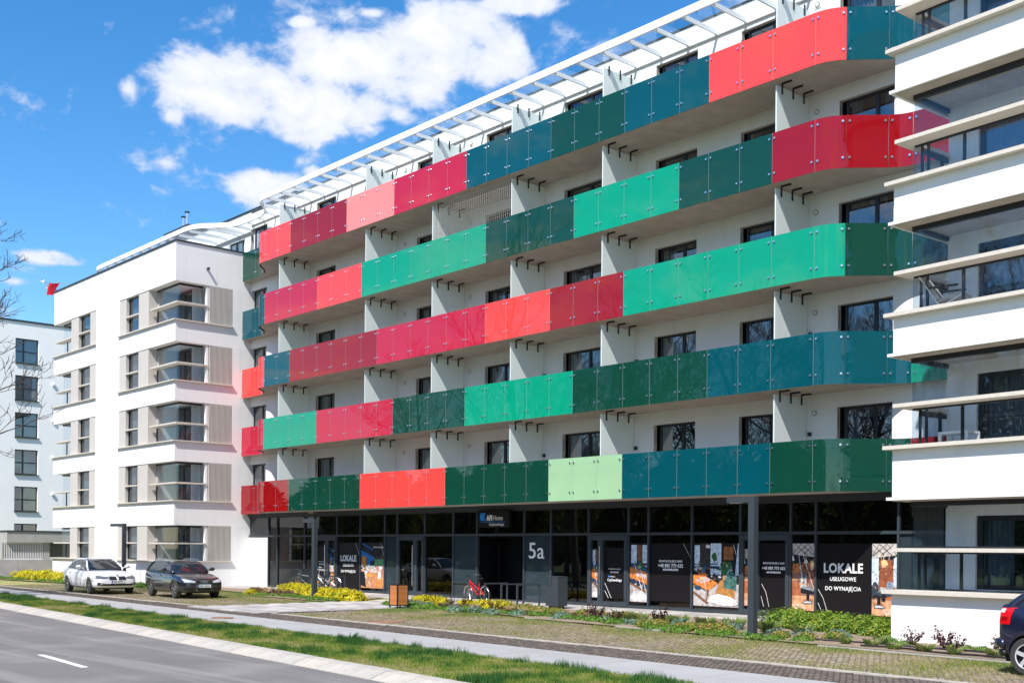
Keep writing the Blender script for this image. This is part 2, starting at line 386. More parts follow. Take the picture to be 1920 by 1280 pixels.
# ---------------------------------------------------------------- the ground, laid out along the street
ASPH = mat('asphalt', (0.165, 0.156, 0.154), 0.85, spec=0.3, var=0.08, vscale=0.35, bump=0.25, bscale=180, dirt=((0.25, 0.235, 0.227), 0.4, 0.5, 0.72), streak=((0.30, 0.28, 0.268), (0.035, 0.85, 1.0), 0.50, 0.68), grain=0.22)
KERBM = [mat('kerb_stone_'+n, c, 0.85, spec=0.2, var=0.12, vscale=5, bump=0.25, bscale=90, dirt=((0.30, 0.28, 0.24), 2.5, 0.55, 0.8)) for n, c in (('pale', (0.43, 0.40, 0.36)), ('grey', (0.40, 0.375, 0.34)), ('warm', (0.45, 0.41, 0.365)))]
PAVE = mat('pavement_concrete', (0.36, 0.355, 0.355), 0.8, spec=0.2, var=0.05, vscale=0.8, bump=0.1, bscale=90, dirt=((0.315, 0.31, 0.30), 0.9, 0.5, 0.8), grain=0.06)
SLABM = [mat('slab_'+n, c, 0.75, spec=0.3, var=0.05, vscale=4, bump=0.08, bscale=80) for n, c in (('light', (0.43, 0.41, 0.39)), ('mid', (0.38, 0.36, 0.345)), ('pale', (0.50, 0.48, 0.455)), ('grey', (0.34, 0.325, 0.315)))]
SOIL = mat('planting_soil', (0.27, 0.20, 0.15), 0.95, spec=0.1, var=0.25, vscale=9, bump=0.6, bscale=35, dirt=((0.42, 0.34, 0.27), 14, 0.5, 0.8))
TURF = mat('turf_soil', (0.155, 0.19, 0.045), 0.95, spec=0.1, var=0.3, vscale=2.0, bump=0.4, bscale=45, dirt=((0.30, 0.24, 0.13), 3.0, 0.52, 0.8))
JOINT = mat('mossy_joint', (0.30, 0.28, 0.12), 0.95, spec=0.1, var=0.25, vscale=2.5, bump=0.4, bscale=50, dirt=((0.19, 0.25, 0.065), 1.2, 0.48, 0.7))
FAR = mat('far_grass', (0.10, 0.13, 0.045), 0.95, spec=0.1, var=0.3, vscale=0.3)
LINE = mat('road_paint', (0.78, 0.78, 0.76), 0.7, var=0.04, vscale=6)
BLADE = attr_mat('grass_blades', 0.55, 0.3, 0.35)
LEAF = attr_mat('leaves', 0.5, 0.35, 0.3)
PAVER = attr_mat('paver_blocks', 0.85, 0.2)
def strip(name, ya, yb, z, x0, x1, material, n=12, zb=None, mesh=False):
    mb = MB(); zb = z if zb is None else zb
    xs = [x0+(x1-x0)*i/n for i in range(n+1)]
    for i in range(n):
        a, b = xs[i], xs[i+1]
        mb.poly([(a, ya(a), z), (b, ya(b), z), (b, yb(b), zb), (a, yb(a), zb)])
    o = mb.build(name, material); tag(o, kind='structure'); return o
y_far = lambda x: 1.9-0.085*x
y_road = lambda x: 9.78-0.0905*x
y_kerb = lambda x: 10.40-0.088*x
y_verge = lambda x: 13.42-0.061*x
y_pave = lambda x: 15.5-0.0528*x
y_strip = lambda x: 17.05-0.040*x
y_bed = lambda x: 20.35-0.100*x
Y_PLAZA = 27.45
g = MB(); g.poly([(-900, -700, -0.33), (900, -700, -0.33), (900, 900, -0.33), (-900, 900, -0.33)])
tag(g.build('ground', FAR), kind='structure')
strip('road', y_far, y_road, -0.20, -160, 80, ASPH, 24)
strip('far_verge', lambda x: y_far(x)-9, y_far, -0.10, -160, 80, FAR, 12)
# kerb: every stone its own piece
kerb = strip('kerb', lambda x: y_road(x)-0.002, lambda x: y_kerb(x)-0.002, -0.215, -160, 80, KERBM[1], 12, zb=-0.11)
kb = [None]*3
def kerb_mesh(i):
    b = MB(); L = 0.985
    pr = [(0.0, -0.24), (0.02, -0.19), (0.27, -0.088), (0.30, -0.078), (0.56, -0.074), (0.58, -0.082), (0.58, -0.24)]
    b.prism(pr, 'x', 0, L)
    return b
kx = -66.0; ki = 0
while kx < -6:
    ang = math.atan(-0.0895)
    if kb[ki % 3] is None:
        o = kerb_mesh(ki).build('kerb_stone', KERBM[ki % 3], kerb, origin=(0, 0, 0)); kb[ki % 3] = o
    else: o = inst('kerb_stone', kb[ki % 3], kerb, (0, 0, 0))
    o.location = Vector((kx, y_road(kx)+0.004, random.uniform(-0.004, 0.004))) - WL[kerb.name]
    o.rotation_euler = (0, 0, ang+random.uniform(-0.002, 0.002)); kx += 0.996; ki += 1
# painted dashes on the road
mk = MB(); md = Vector((1, -0.085, 0)).normalized(); mn = Vector((-md.y, md.x, 0))
for s0 in (-24.0, -15.0, -33.0, -42.0, -51.0):
    p = Vector((s0, 8.52-0.085*(s0+24), -0.196)); L = 3.0
    mk.poly([p-mn*0.07, p+md*L-mn*0.07, p+md*L+mn*0.07, p+mn*0.07])
tag(mk.build('lane_marking', LINE), kind='structure')
strip('verge', y_kerb, y_verge, -0.09, -120, 40, TURF, 20, zb=-0.055)
strip('pavement', y_verge, y_pave, -0.048, -120, 40, PAVE, 20, zb=-0.044)
jm = MB(); x = -60.0
for xj in np.arange(-64, -6, 2.6):
    jm.poly([(xj, y_verge(xj), -0.0455), (xj+0.012, y_verge(xj), -0.0455), (xj+0.012-0.1, y_pave(xj), -0.0405), (xj-0.1, y_pave(xj), -0.0405)])
tag(jm.build('pavement_joint', CONC), kind='structure')
strip('parking_bed', y_pave, lambda x: 29.5, -0.062, -120, 40, JOINT, 20, zb=-0.012)
# the flush edging between the dark pavers and the parking bay, stone by stone
edge = strip('edging', lambda x: y_strip(x)-0.05, lambda x: y_strip(x)+0.05, -0.052, -120, 40, KERBM[0], 6)
eb = None; ex = -62.0
while ex < -6:
    if eb is None:
        b = MB(); b.box(0, 0.985, -0.07, 0.07, -0.10, -0.012); eb = b.build('edging_stone', KERBM[0], edge, origin=(0, 0, 0)); o = eb
    else: o = inst('edging_stone', eb, edge, (0, 0, 0))
    o.location = Vector((ex, y_strip(ex), random.uniform(-0.006, 0.006))) - WL[edge.name]; o.rotation_euler = (0, 0, -0.040); ex += 0.997
def in_path(x, y):
    return -36.75 < x+0.05*(y-18) < -31.55 and y > y_pave(x)
def paver_field(name, ya, yb, x0, x1, step, w, l, cols, z, skip):
    V = []; C = []
    su = step[0]; sv = step[1]
    for j in range(0, int(9/sv)):
        xs = np.arange(x0+(su/2 if j % 2 else 0), x1, su)
        ys = ya(xs)+0.05+j*sv
        ok = (ys < yb(xs)-0.02)
        for xx, yy in zip(xs[ok], ys[ok]):
            if skip(xx, yy): continue
            zz = z(yy)+random.uniform(-0.006, 0.004); a = l/2*random.uniform(0.9, 1.05); b_ = w/2*random.uniform(0.88, 1.05)
            t = [(xx-a, yy-b_, zz), (xx+a, yy-b_-0.05*a*2, zz), (xx+a, yy+b_-0.05*a*2, zz), (xx-a, yy+b_, zz)]
            lo = [(p[0], p[1], zz-0.045) for p in t]
            c = cols[random.randrange(len(cols))]; k = random.uniform(0.8, 1.2); c = (c[0]*k, c[1]*k, c[2]*k)
            V.append(t); C.append(c); V.append([lo[0], lo[1], t[1], t[0]]); C.append(c); V.append([lo[1], lo[2], t[2], t[1]]); C.append(c); V.append([lo[3], lo[0], t[0], t[3]]); C.append(c)
    o = tri_soup(name, np.array(V, np.float32), np.array(C, np.float32), PAVER)
    return tag(o, kind='stuff')
paver_field('drainage_pavers', y_pave, lambda x: y_strip(x)-0.08, -60.0, -5.0, (0.125, 0.098), 0.066, 0.094, [(0.14, 0.115, 0.10), (0.17, 0.14, 0.12), (0.12, 0.10, 0.09)], lambda y: -0.022, lambda x, y: False)
paver_field('parking_pavers', lambda x: y_strip(x)+0.09, lambda x: np.minimum(y_bed(x), 26.0), -62.0, -5.0, (0.135, 0.112), 0.066, 0.092, [(0.27, 0.225, 0.17), (0.32, 0.27, 0.21), (0.22, 0.18, 0.145)], lambda y: -0.034+0.0016*(y-17), in_path)
# the slab path and the terrace in front of the shops
path = strip('path', lambda x: np.float64(17.95), lambda x: np.float64(29.76), -0.009, -36.6, -31.7, SLABM[3], 2)
WLp = WL[path.name]; sl = {}
def slab(parent, x, y, lx, ly, z, rot=0.0):
    key = (lx, ly, random.randrange(4)); 
    if key not in sl:
        b = MB(); b.box(-lx/2+0.006, lx/2-0.006, -ly/2+0.006, ly/2-0.006, -0.05, 0.0)
        sl[key] = b.build('slab', SLABM[key[2]], parent, origin=(0, 0, 0)); o = sl[key]
    else: o = inst('slab', sl[key], parent, (0, 0, 0))
    o.location = Vector((x, y, z)) - WL[parent.name]; o.rotation_euler = (0, 0, rot); return o
for j in range(24):
    yy = 18.05+j*0.4
    for i in range(6):
        xx = -36.15+i*0.8+(0.4 if j % 2 else 0)-0.05*(yy-18)
        if i == 5 and j % 2: continue
        slab(path, xx, yy, 0.8, 0.4, 0.004+random.uniform(-0.0015, 0.0015))
terrace = strip('terrace', lambda x: np.float64(Y_PLAZA), lambda x: np.float64(29.78), -0.006, -53.9, -12.0, SLABM[3], 4)
for i in range(52):
    for j in range(3):
        xx = -53.5+i*0.8; yy = Y_PLAZA+0.39+j*0.78
        slab(terrace, xx+(0.4 if j == 1 else 0), yy, 0.8, 0.776, 0.007+random.uniform(-0.0015, 0.0015))
# planting beds
bed = MB()
def bedpoly(pts, z=0.012):
    bed.poly([(x, y, z) for x, y in pts])
bedpoly([(-31.3, 24.7), (-24.6, 22.9), (-16.8, 21.95), (-8.5, 21.2), (-8.5, 24.0), (-13.9, 24.2), (-13.9, 27.4), (-31.3, 27.4)])
bedpoly([(-53.4, 26.2), (-46, 25.2), (-42, 23.9), (-37.6, 23.6), (-37.4, 25.6), (-38.5, 27.4), (-53.4, 27.4)])
bedpoly([(-80, 25.4), (-71, 22.8), (-62, 23.4), (-56, 24.2), (-54, 25.5), (-54, 26.5), (-80, 26.5)])
tag(bed.build('planting_bed', SOIL), kind='structure')
# grass blades: the verge thick and lush, thin wisps among the pavers
def blades(name, n, sampler, hmin, hmax, w, cols, lean=0.5):
    P = sampler(n); N = len(P)
    h = rng.uniform(hmin, hmax, N); a = rng.uniform(0, 2*PI, N); la = rng.uniform(0, 2*PI, N); le = rng.uniform(0.1, lean, N)*h
    dx, dy = np.cos(a)*w/2, np.sin(a)*w/2
    V = np.zeros((N, 3, 3), np.float32)
    hs_ = P[:, 3] if P.shape[1] > 3 else np.ones(N)
    V[:, 0] = P[:, :3]; V[:, 1] = P[:, :3]; V[:, 2] = P[:, :3]
    V[:, 0, 0] -= dx; V[:, 0, 1] -= dy; V[:, 1, 0] += dx; V[:, 1, 1] += dy
    V[:, 2, 0] += np.cos(la)*le*hs_; V[:, 2, 1] += np.sin(la)*le*hs_; V[:, 2, 2] += h*hs_
    pick = P[:, 4] if P.shape[1] > 4 else rng.uniform(0, 1, N)
    cols = np.array(cols, np.float32); idx = np.clip((pick*len(cols)+rng.normal(0, 0.55, N)).astype(int), 0, len(cols)-1)
    C = cols[idx]*rng.uniform(0.75, 1.25, (N, 1)).astype(np.float32)
    return tag(tri_soup(name, V, C, BLADE), kind='stuff')
def vnoise(x, y, s):
    return np.array([mnoise.noise((a*s, b*s, 3.3)) for a, b in zip(x, y)])
def verge_s(n):
    x = -60+56*rng.uniform(0, 1, n)**0.8; t = rng.uniform(0, 1, n)
    y = y_kerb(x)+0.02+t*(y_verge(x)-y_kerb(x)+0.06); nz_ = vnoise(x, y, 0.75); n2_ = vnoise(x+40, y, 2.6)
    lush = np.clip(0.42+nz_*0.9+n2_*0.75+0.25*(t-0.4), 0, 1)
    keep = rng.uniform(0, 1, n) < 0.35+0.8*lush
    z = -0.09+0.035*t
    return np.stack([x, y, z, 0.45+0.6*lush*lush+0.5*(lush > 0.92), 1-0.85*lush-0.05], 1)[keep]
blades('verge_grass', 240000, verge_s, 0.045, 0.12, 0.012, [(0.035, 0.12, 0.028), (0.08, 0.18, 0.03), (0.15, 0.235, 0.035), (0.22, 0.27, 0.045), (0.30, 0.29, 0.08), (0.38, 0.30, 0.15)])
def park_s(n):
    x = -62+56*rng.uniform(0, 1, n)**0.85; t = rng.uniform(0, 1, n); yb_ = np.minimum(y_bed(x)+0.25, 26.8)
    y = y_strip(x)+0.1+t**0.75*(yb_-y_strip(x)-0.1); nz_ = vnoise(x+9, y, 0.5)+0.5*vnoise(x, y+50, 1.7)
    lush = np.clip(0.36+0.8*t*t+nz_*0.8, 0, 1.2)
    ip = (x+0.05*(y-18) > -36.75) & (x+0.05*(y-18) < -31.6)
    keep = (rng.uniform(0, 1, n) < lush) & ~ip
    return np.stack([x, y, np.full(n, -0.035), 0.5+0.6*lush, np.clip(1-0.7*lush+0.1, 0, 1)], 1)[keep]
blades('parking_grass', 210000, park_s, 0.025, 0.065, 0.011, [(0.07, 0.19, 0.04), (0.15, 0.24, 0.04), (0.25, 0.28, 0.06), (0.34, 0.31, 0.10), (0.40, 0.33, 0.16)], 0.9)
# cast-iron covers set in the pavement and the parking bay
IRON = mat('rusty_iron', (0.26, 0.15, 0.10), 0.8, var=0.2, vscale=12, bump=0.3, bscale=60)
for nm, x, y, r, z, lab in (('manhole_cover', -30.6, 16.05, 0.33, -0.032, 'rusty round manhole cover set in the pale pavement'), ('manhole_cover', -26.3, 18.75, 0.55, -0.018, 'rusty round manhole cover in the mossy parking bay')):
    b = MB(); b.cyl((x, y, z-0.03), (x, y, z), r, 24); b.torus((x, y, z+0.001), (0, 0, 1), r*0.93, 0.012, 24, 5)
    for a in np.linspace(-0.7, 0.7, 7): b.box(x-r*math.sqrt(1-a*a)*0.85, x+r*math.sqrt(1-a*a)*0.85, y+a*r-0.012, y+a*r+0.012, z, z+0.008)
    tag(b.build(nm, IRON), lab, 'manhole cover')
# ---------------------------------------------------------------- the balcony block
YW = 29.78                                   # plane of the set-back wall
SOF = [3.70, 6.69, 9.69, 12.69, 15.70]      # underside of the five balconies
PH = 1.465; PITCH = 1.1665; KX = lambda k: -46.87+PITCH*k
main = empty('apartment_building', (-34, 31, 0), 'white apartment block whose five curved balcony tiers wear red, green and teal glass panels', 'building')
LEFT = [(-53.86, 29.26), (-52.9, 29.26), (-52.1, 29.24), (-51.45, 29.10), (-50.85, 28.75), (-50.3, 28.25), (-49.95, 28.02), (-49.6, 27.92), (-49.2, 27.9)]
RIGHT = [(-18.6, 27.9), (-18.22, 27.98), (-17.82, 28.24), (-17.42, 28.65), (-17.0, 29.07), (-16.72, 29.27), (-16.40, 29.36), (-15.8, 29.38), (-13.2, 29.38)]
lc = catmull(LEFT, 6); rc = catmull(RIGHT, 6)
front = lc + rc
def offs(path, d):                            # inward offset of a plan path
    out = []
    for i, p in enumerate(path):
        a = Vector(path[max(i-1, 0)]); b = Vector(path[min(i+1, len(path)-1)]); t = (b-a).normalized(); out.append((p[0]-t.y*d, p[1]+t.x*d))
    return out
def seg(path, xa, xb):                        # the stretch of a path between two X values
    def at(x):
        for (a, b), (c, d) in zip(path, path[1:]):
            if a <= x <= c: return (x, b+(d-b)*(x-a)/max(1e-9, c-a))
        return path[-1]
    return [at(xa)]+[p for p in path if xa+0.004 < p[0] < xb-0.004]+[at(xb)]
# back wall with door openings
WIN = [(-53.8, -52.3), (-47.45, -45.95), (-39.47, -37.97), (-34.92, -33.42), (-30.46, -28.66), (-26.0, -24.36), (-22.43, -20.83), (-18.86, -17.24)]
holes = []
for n in range(5):
    zt = (SOF[n+1] if n < 4 else 18.92)-0.41
    for a, b in WIN: holes.append((a-0.16, b, SOF[n]+0.27, zt))
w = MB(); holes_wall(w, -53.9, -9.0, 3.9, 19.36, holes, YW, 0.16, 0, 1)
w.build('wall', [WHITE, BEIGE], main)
b = MB(); b.box(-54.5, -9, 30.75, 30.8, 3.75, 18.9); b.build('interior', ROOM, main)
b = MB(); b.box(-53.9, -9.0, YW+0.16, 42, 18.94, 19.02); b.build('roof', CONC, main)
b = MB(); b.box(-53.9, -9.0, YW-0.03, YW+0.2, 19.361, 19.42); b.build('parapet_cap', ANTH, main)
b = MB(); b.box(-72, -50.6, 30.35, 41, 15.0, 19.80); b.box(-72.06, -50.5, 30.30, 41, 19.80, 19.88, 1); b.build('penthouse', [WHITE, FRAME], main)
for n in range(5):
    zt = (SOF[n+1] if n < 4 else 18.92)-0.41
    for i, (a, c) in enumerate(WIN):
        window(main, a, c, SOF[n]+0.29, zt, YW+0.14, mull=(0.62,) if c-a > 1.3 else (), curt=random.random() < 0.85)
        # tall vent slot in the left reveal
    b = MB()
    for a, c in WIN: b.box(a-0.163, a-0.157, YW+0.065, YW+0.085, zt-0.62, zt-0.15)
    b.build('reveal_vent', FRAME, main, kind='stuff')
    for vx in (-19.78, -36.0, -40.45):
        b = MB(); z = zt-0.12; b.box(vx-0.11, vx+0.11, YW-0.02, YW-0.002, z-0.11, z+0.11); b.cyl((vx, YW-0.022, z), (vx, YW-0.04, z), 0.085, 16, 1); b.cyl((vx, YW-0.041, z), (vx, YW-0.05, z), 0.05, 12, 0)
        b.build('wall_vent', [WHITE, CONC], main)
    for lx in (-19.98, -26.98, -31.6):
        b = MB(); b.box(lx, lx+0.09, YW-0.09, YW-0.002, SOF[n]+1.78, SOF[n]+1.9); b.build('wall_lamp', FRAME, main)
COLS = {
 4: dict(l=('dgreen','dgreen','coral'), s=[(0,'coral'),(4,'red'),(7,'pink'),(11,'rose'),(15,'teal'),(18,'dgreen'),(21,'teal'),(24,'coral')], r=('coral','teal','teal','teal')),
 3: dict(l=('teal','teal','teal'), s=[(2,'rose'),(5,'coral'),(12,'bgreen'),(16,'dgreen'),(20,'bgreen'),(23,'dgreen'),(24,'red')], r=('red','red','red','red')),
 2: dict(l=('coral','coral','coral'), s=[(0,'teal'),(6,'red'),(12,'rose'),(15,'coral'),(18,'red'),(24,'bgreen')], r=('bgreen','dgreen','dgreen','dgreen')),
 1: dict(l=('rose','rose','rose'), s=[(2,'bgreen'),(7,'rose'),(11,'dgreen'),(16,'bgreen'),(21,'dgreen'),(24,'teal')], r=('teal','teal','teal','bgreen')),
 0: dict(l=('red','red','red'), s=[(0,'red'),(5,'dgreen'),(10,'coral'),(15,'dgreen'),(18,'lgreen'),(23,'teal'),(24,'dgreen')], r=('dgreen','dgreen','dgreen','red'))}
inner = offs(front, 0.075); nplate = offs(front, 0.03)
def plate(poly_path, z0, z1):
    mb = MB(); back = YW+0.0
    n = len(poly_path)
    for i in range(n-1):
        a, c = poly_path[i], poly_path[i+1]
        mb.poly([(a[0], a[1], z0), (a[0], back, z0), (c[0], back, z0), (c[0], c[1], z0)]); mb.poly([(a[0], a[1], z1), (c[0], c[1], z1), (c[0], back, z1), (a[0], back, z1)])
    mb.sheet(poly_path, 0, z0, z1)
    return mb
PEDGE = mat('lit_glass_edge', (0.46, 0.52, 0.50), 0.3)  # pale colour puts in the light that the polished panel ends catch
for n in range(5):
    s0 = SOF[n]; spec = COLS[n]
    sl_ = plate(inner, s0+0.03, s0+0.27); slab_o = sl_.build('balcony', SOFFIT, main)
    tr_ = MB(); tr_.sheet(offs(front, 0.04), 0, s0+0.02, s0+0.075); tr_.build('gap_shade', BLACK, slab_o)  # black strip put in for the shadow gap behind the panel foot
    cuts = [(-53.86, -52.55, spec['l'][0]), (-52.55, -51.35, spec['l'][1]), (-51.35, KX(-2), spec['l'][2])]
    for k in range(-2, 24):
        c = next(cc for kk, cc in spec['s'] if k < kk); cuts.append((KX(k), KX(k+1) if k < 23 else -18.6, c))
    rx = [-18.6, -17.82, -17.0, -16.42, -15.1, -13.9]; cs = list(spec['r'])+[spec['r'][3]]
    for i in range(5): cuts.append((rx[i], rx[i+1], cs[i]))
    kn = MB(); dense = front
    for (xa, xb, c) in cuts:
        g_ = 0.0045; pth = seg(dense, xa+g_, xb-g_); inn = offs(pth, 0.016)
        mb = MB(); mb.sheet(pth, 0, s0, s0+PH); mb.sheet(inn[::-1], 0, s0, s0+PH)
        m = len(pth)
        for i in range(m-1):
            mb.poly([(*pth[i], s0+PH), (*pth[i+1], s0+PH), (*inn[i+1], s0+PH), (*inn[i], s0+PH)]); mb.poly([(*pth[i], s0), (*inn[i], s0), (*inn[i+1], s0), (*pth[i+1], s0)])
        for i in (0, m-1): mb.poly([(*pth[i], s0), (*pth[i], s0+PH), (*inn[i], s0+PH), (*inn[i], s0)], 1)
        mb.build('balcony_panel', [PANELS[c], PEDGE], slab_o, smooth=False)
        L = [0.0]
        for a, d in zip(pth, pth[1:]): L.append(L[-1]+math.dist(a, d))
        for s_ in (0.085, L[-1]-0.085):
            i = max(j for j in range(len(L)) if L[j] <= s_); i = min(i, m-2); t = (s_-L[i])/(L[i+1]-L[i])
            p = Vector((pth[i][0]+(pth[i+1][0]-pth[i][0])*t, pth[i][1]+(pth[i+1][1]-pth[i][1])*t)); tn = (Vector(pth[i+1])-Vector(pth[i])).normalized(); nn = Vector((tn.y, -tn.x))
            for z in (s0+0.285, s0+PH-0.165):
                q = p+nn*0.030; kn.tube([(p.x, p.y, z), (q.x-nn.x*0.008, q.y-nn.y*0.008, z), (q.x, q.y, z)], 0.034, 8, 0); 
    kn.build('panel_knob', STEEL, slab_o, kind='stuff')
    # uprights and handrail behind the glass
    rl = MB(); ip = offs(front, 0.14)
    rl.tube([(x, y, s0+1.40) for x, y in ip], 0.022, 6)
    for k in range(-2, 24): rl.box(KX(k)-0.02, KX(k)+0.02, 28.02, 28.06, s0+0.27, s0+1.40)
    rl.build('handrail', ANTH, slab_o)
    # frosted privacy screens, each hung on three brackets
    top = SOF[n+1] if n < 4 else 18.35
    for px_ in (-48.2, -41.03, -36.38, -31.66, -27.05, -20.06):
        b = MB(); b.box(px_-0.02, px_+0.02, 28.10, YW-0.03, s0+0.30, top-0.09); po = b.build('privacy_screen', FROST, main)
        for yy in (28.35, 28.9, 29.45):
            b = MB(); b.box(px_+0.022, px_+0.05, yy-0.025, yy+0.025, top-0.30, top+0.02)
            if n < 4: b.box(px_+0.052, px_+0.36, yy-0.022, yy+0.022, top-0.02, top+0.028)
            b.build('bracket', BLACK, po)
# a pigeon net over one bay of the fourth tier
nt_ = MB(); z0, z1 = SOF[3]+PH-0.9, SOF[4]+0.02
for x in np.arange(-36.3, -31.7, 0.11): nt_.tube([(x, 28.12, z0), (x, 28.12, z1)], 0.006, 3, caps=False)
for z in np.arange(z0, z1, 0.11): nt_.tube([(-36.33, 28.12, z), (-31.7, 28.12, z)], 0.006, 3, caps=False)
nt_.build('pigeon_net', mat('net_cord', (0.55, 0.53, 0.48), 0.9), main)
# canopy over the top tier: white fascia, beams, clear glass
CPL = [(-69.6, 29.6), (-69.95, 28.9), (-69.75, 28.1), (-69.2, 27.76), (-68.4, 27.7), (-57.5, 27.7), (-56.7, 27.78), (-56.0, 28.12), (-55.3, 28.72), (-54.6, 29.12), (-53.6, 29.26), (-52.3, 29.25)]
cpath = catmull(CPL[:5], 5)[:-1]+catmull(CPL[4:6], 2)[:-1]+catmull(CPL[5:], 5)[:-1]+[p for p in lc if p[0] > -52.2]+rc
fa = MB(); ins = offs(cpath, 0.07)
for z0, z1 in ((18.70, 18.95),):
    fa.sheet(cpath, 0, z0, z1); fa.sheet(ins[::-1], 0, z0, z1)
    for i in range(len(cpath)-1):
        fa.poly([(*cpath[i], z1), (*cpath[i+1], z1), (*ins[i+1], z1), (*ins[i], z1)]); fa.poly([(*cpath[i], z0), (*ins[i], z0), (*ins[i+1], z0), (*cpath[i+1], z0)])
canopy = fa.build('canopy', WMETAL, main)
gl = MB()
for i in range(len(ins)-1):
    a, c = ins[i], ins[i+1]
    if abs(a[0]-c[0]) < 1e-4: continue
    gl.poly([(a[0], a[1], 18.86), (c[0], c[1], 18.86), (c[0], YW+0.5, 18.90), (a[0], YW+0.5, 18.90)])
gl.build('canopy_glass', ROOFGL, canopy)
def edge_y(x):
    return min((p for p in [seg(ins, x, x+0.02)[0]]), key=lambda q: q[1])[1] if x > -69 else 28.3
bs = [KX(k) for k in range(-2, 29) if k != 24]+[-50.4, -51.4, -52.5, -53.6, -54.7, -55.6]+list(np.arange(-69, -56, 1.17))
for x in bs:
    y0 = edge_y(float(x)); b = MB(); b.box(x-0.03, x+0.03, y0, YW-0.002 if x > -53.9 else 30.3, 18.70, 18.84); b.build('canopy_beam', WMETAL, canopy)
b = MB(); b.box(-53.9, -9.5, YW-0.07, YW-0.003, 18.68, 18.86); b.box(-70, -53.95, 30.22, 30.29, 18.68, 18.86); b.build('canopy_wall_plate', WMETAL, canopy)
# plain penthouse windows seen over the left wing's parapet
window(main, -57.2, -55.75, 15.9, 18.45, 30.30, mull=(0.5,), name='window')
b = MB(); b.box(-71.0, -67.8, 33, 36, 19.8, 22.1, 0); b.box(-71.1, -67.7, 32.9, 36.1, 22.1, 22.25, 0); b.build('roof_housing', ANTH, main)
for x in (-68.45, -67.95):
    b = MB(); zt = 22.80 if x < -68 else 23.0; b.cyl((x, 33.0, 22.2), (x, 33.0, zt), 0.09, 12, 0); b.cyl((x, 33.0, zt), (x, 33.0, zt+0.07), 0.16, 12, 1); b.build('flue_pipe', [STEEL, FRAME], main)
# ---------------------------------------------------------------- shop front
SH = YW
MUL = [-54.4, -51.92, -51.05, -48.46, -47.60, -45.62, -43.70, -41.80, -40.86, -38.90, -36.98, -35.46, -32.65, -31.17, -29.20, -27.26, -26.34, -24.44, -22.48, -20.59, -19.70, -17.0, -15.45, -13.4]
shop = MB()
ENT = (-35.46, -32.65)
for i, x in enumerate(MUL):
    z0 = 2.55 if i == 0 else 0.02
    shop.box(x-0.035, x+0.035, SH-0.05, SH+0.08, z0, 3.60)
shop.box(-54.4, -13.4, SH-0.045, SH+0.085, 2.535, 2.625); shop.box(-54.4, -13.4, SH-0.042, SH+0.088, 3.50, 3.60)
for a, c in zip(MUL[1:], MUL[2:]):
    if (a, c) == ENT: continue
    shop.box(a+0.035, c-0.035, SH-0.04, SH+0.07, 0.02, 0.11)
shop.box(-54.4, -9, SH-0.12, SH+0.09, 3.60, 3.72); shop.box(-36.94, -35.5, SH-0.038, SH+0.06, 0.62, 0.66)
sf = shop.build('shop_front', ANTH, main)
b = MB(); b.box(-53.9, -51.96, YW-0.01, YW+0.05, 0.0, 2.535); b.build('wall', WHITE, main)
DOORS = [(-47.60, -45.62), (-40.86, -38.90), (-29.20, -27.26), (-22.48, -20.59)]
for i, (a, c) in enumerate(zip(MUL, MUL[1:])):
    g_ = MB(); g_.poly([(a, SH+0.02, 2.62), (c, SH+0.02, 2.62), (c, SH+0.02, 3.52), (a, SH+0.02, 3.52)]); g_.build('pane', SHOPGL, sf)
    if i == 0 or (a, c) == ENT: continue
    opaque = round(a, 2) in (-36.98, -32.65, -41.80) or (a > -17.1 and a < -15)
    g_ = MB(); g_.poly([(a, SH+0.02, 0.1), (c, SH+0.02, 0.1), (c, SH+0.02, 2.54), (a, SH+0.02, 2.54)]); g_.build('pane', SPAND if opaque else SHOPGL, sf)
for (a, c) in DOORS:
    d = MB(); sp = a+0.62 if a < -42 or a > -30 else (a+c)/2+0.35
    if a < -44: sp = c-0.78
    for (p, q) in ((a+0.04, sp), (sp, c-0.04)):
        d.box(p, p+0.12, SH-0.075, SH+0.04, 0.03, 2.53); d.box(q-0.12, q, SH-0.075, SH+0.04, 0.03, 2.53); d.box(p+0.12, q-0.12, SH-0.072, SH+0.04, 0.03, 0.20); d.box(p+0.12, q-0.12, SH-0.072, SH+0.04, 2.36, 2.53)
    do = d.build('door', ANTH, sf)
    hx = sp+0.06 if sp-a < 0.9 else sp-0.06
    h = MB(); h.tube([(hx, SH-0.16, 0.42), (hx, SH-0.16, 2.15)], 0.022, 8)
    for z in (0.55, 2.0): h.tube([(hx, SH-0.16, z), (hx, SH-0.07, z)], 0.016, 6)
    h.build('door_handle', STEEL, do)
    h = MB()
    for z in (0.25, 0.33, 2.28): h.ellipsoid((c-0.1, SH-0.085, z), 0.022, 0.02, 0.03, 6, 4)
    h.build('hinge', BLACK, do)
# dark recessed entrance
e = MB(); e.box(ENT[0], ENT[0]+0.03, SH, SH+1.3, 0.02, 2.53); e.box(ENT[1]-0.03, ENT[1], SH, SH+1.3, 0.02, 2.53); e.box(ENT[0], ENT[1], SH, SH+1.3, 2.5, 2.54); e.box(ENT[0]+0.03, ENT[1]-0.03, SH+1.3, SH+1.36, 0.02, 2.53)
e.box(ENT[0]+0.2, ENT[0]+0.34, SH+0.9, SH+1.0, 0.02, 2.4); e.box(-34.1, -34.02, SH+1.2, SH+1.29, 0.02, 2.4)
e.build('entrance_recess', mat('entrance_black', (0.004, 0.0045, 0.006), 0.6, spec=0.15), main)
b = MB(); b.box(-54.4, -9, 31.6, 31.65, 0, 3.6); b.box(-54.4, -9, YW+0.1, 31.6, 3.52, 3.6); b.box(-54.4, -9, YW+0.1, 31.6, -0.02, 0.0)
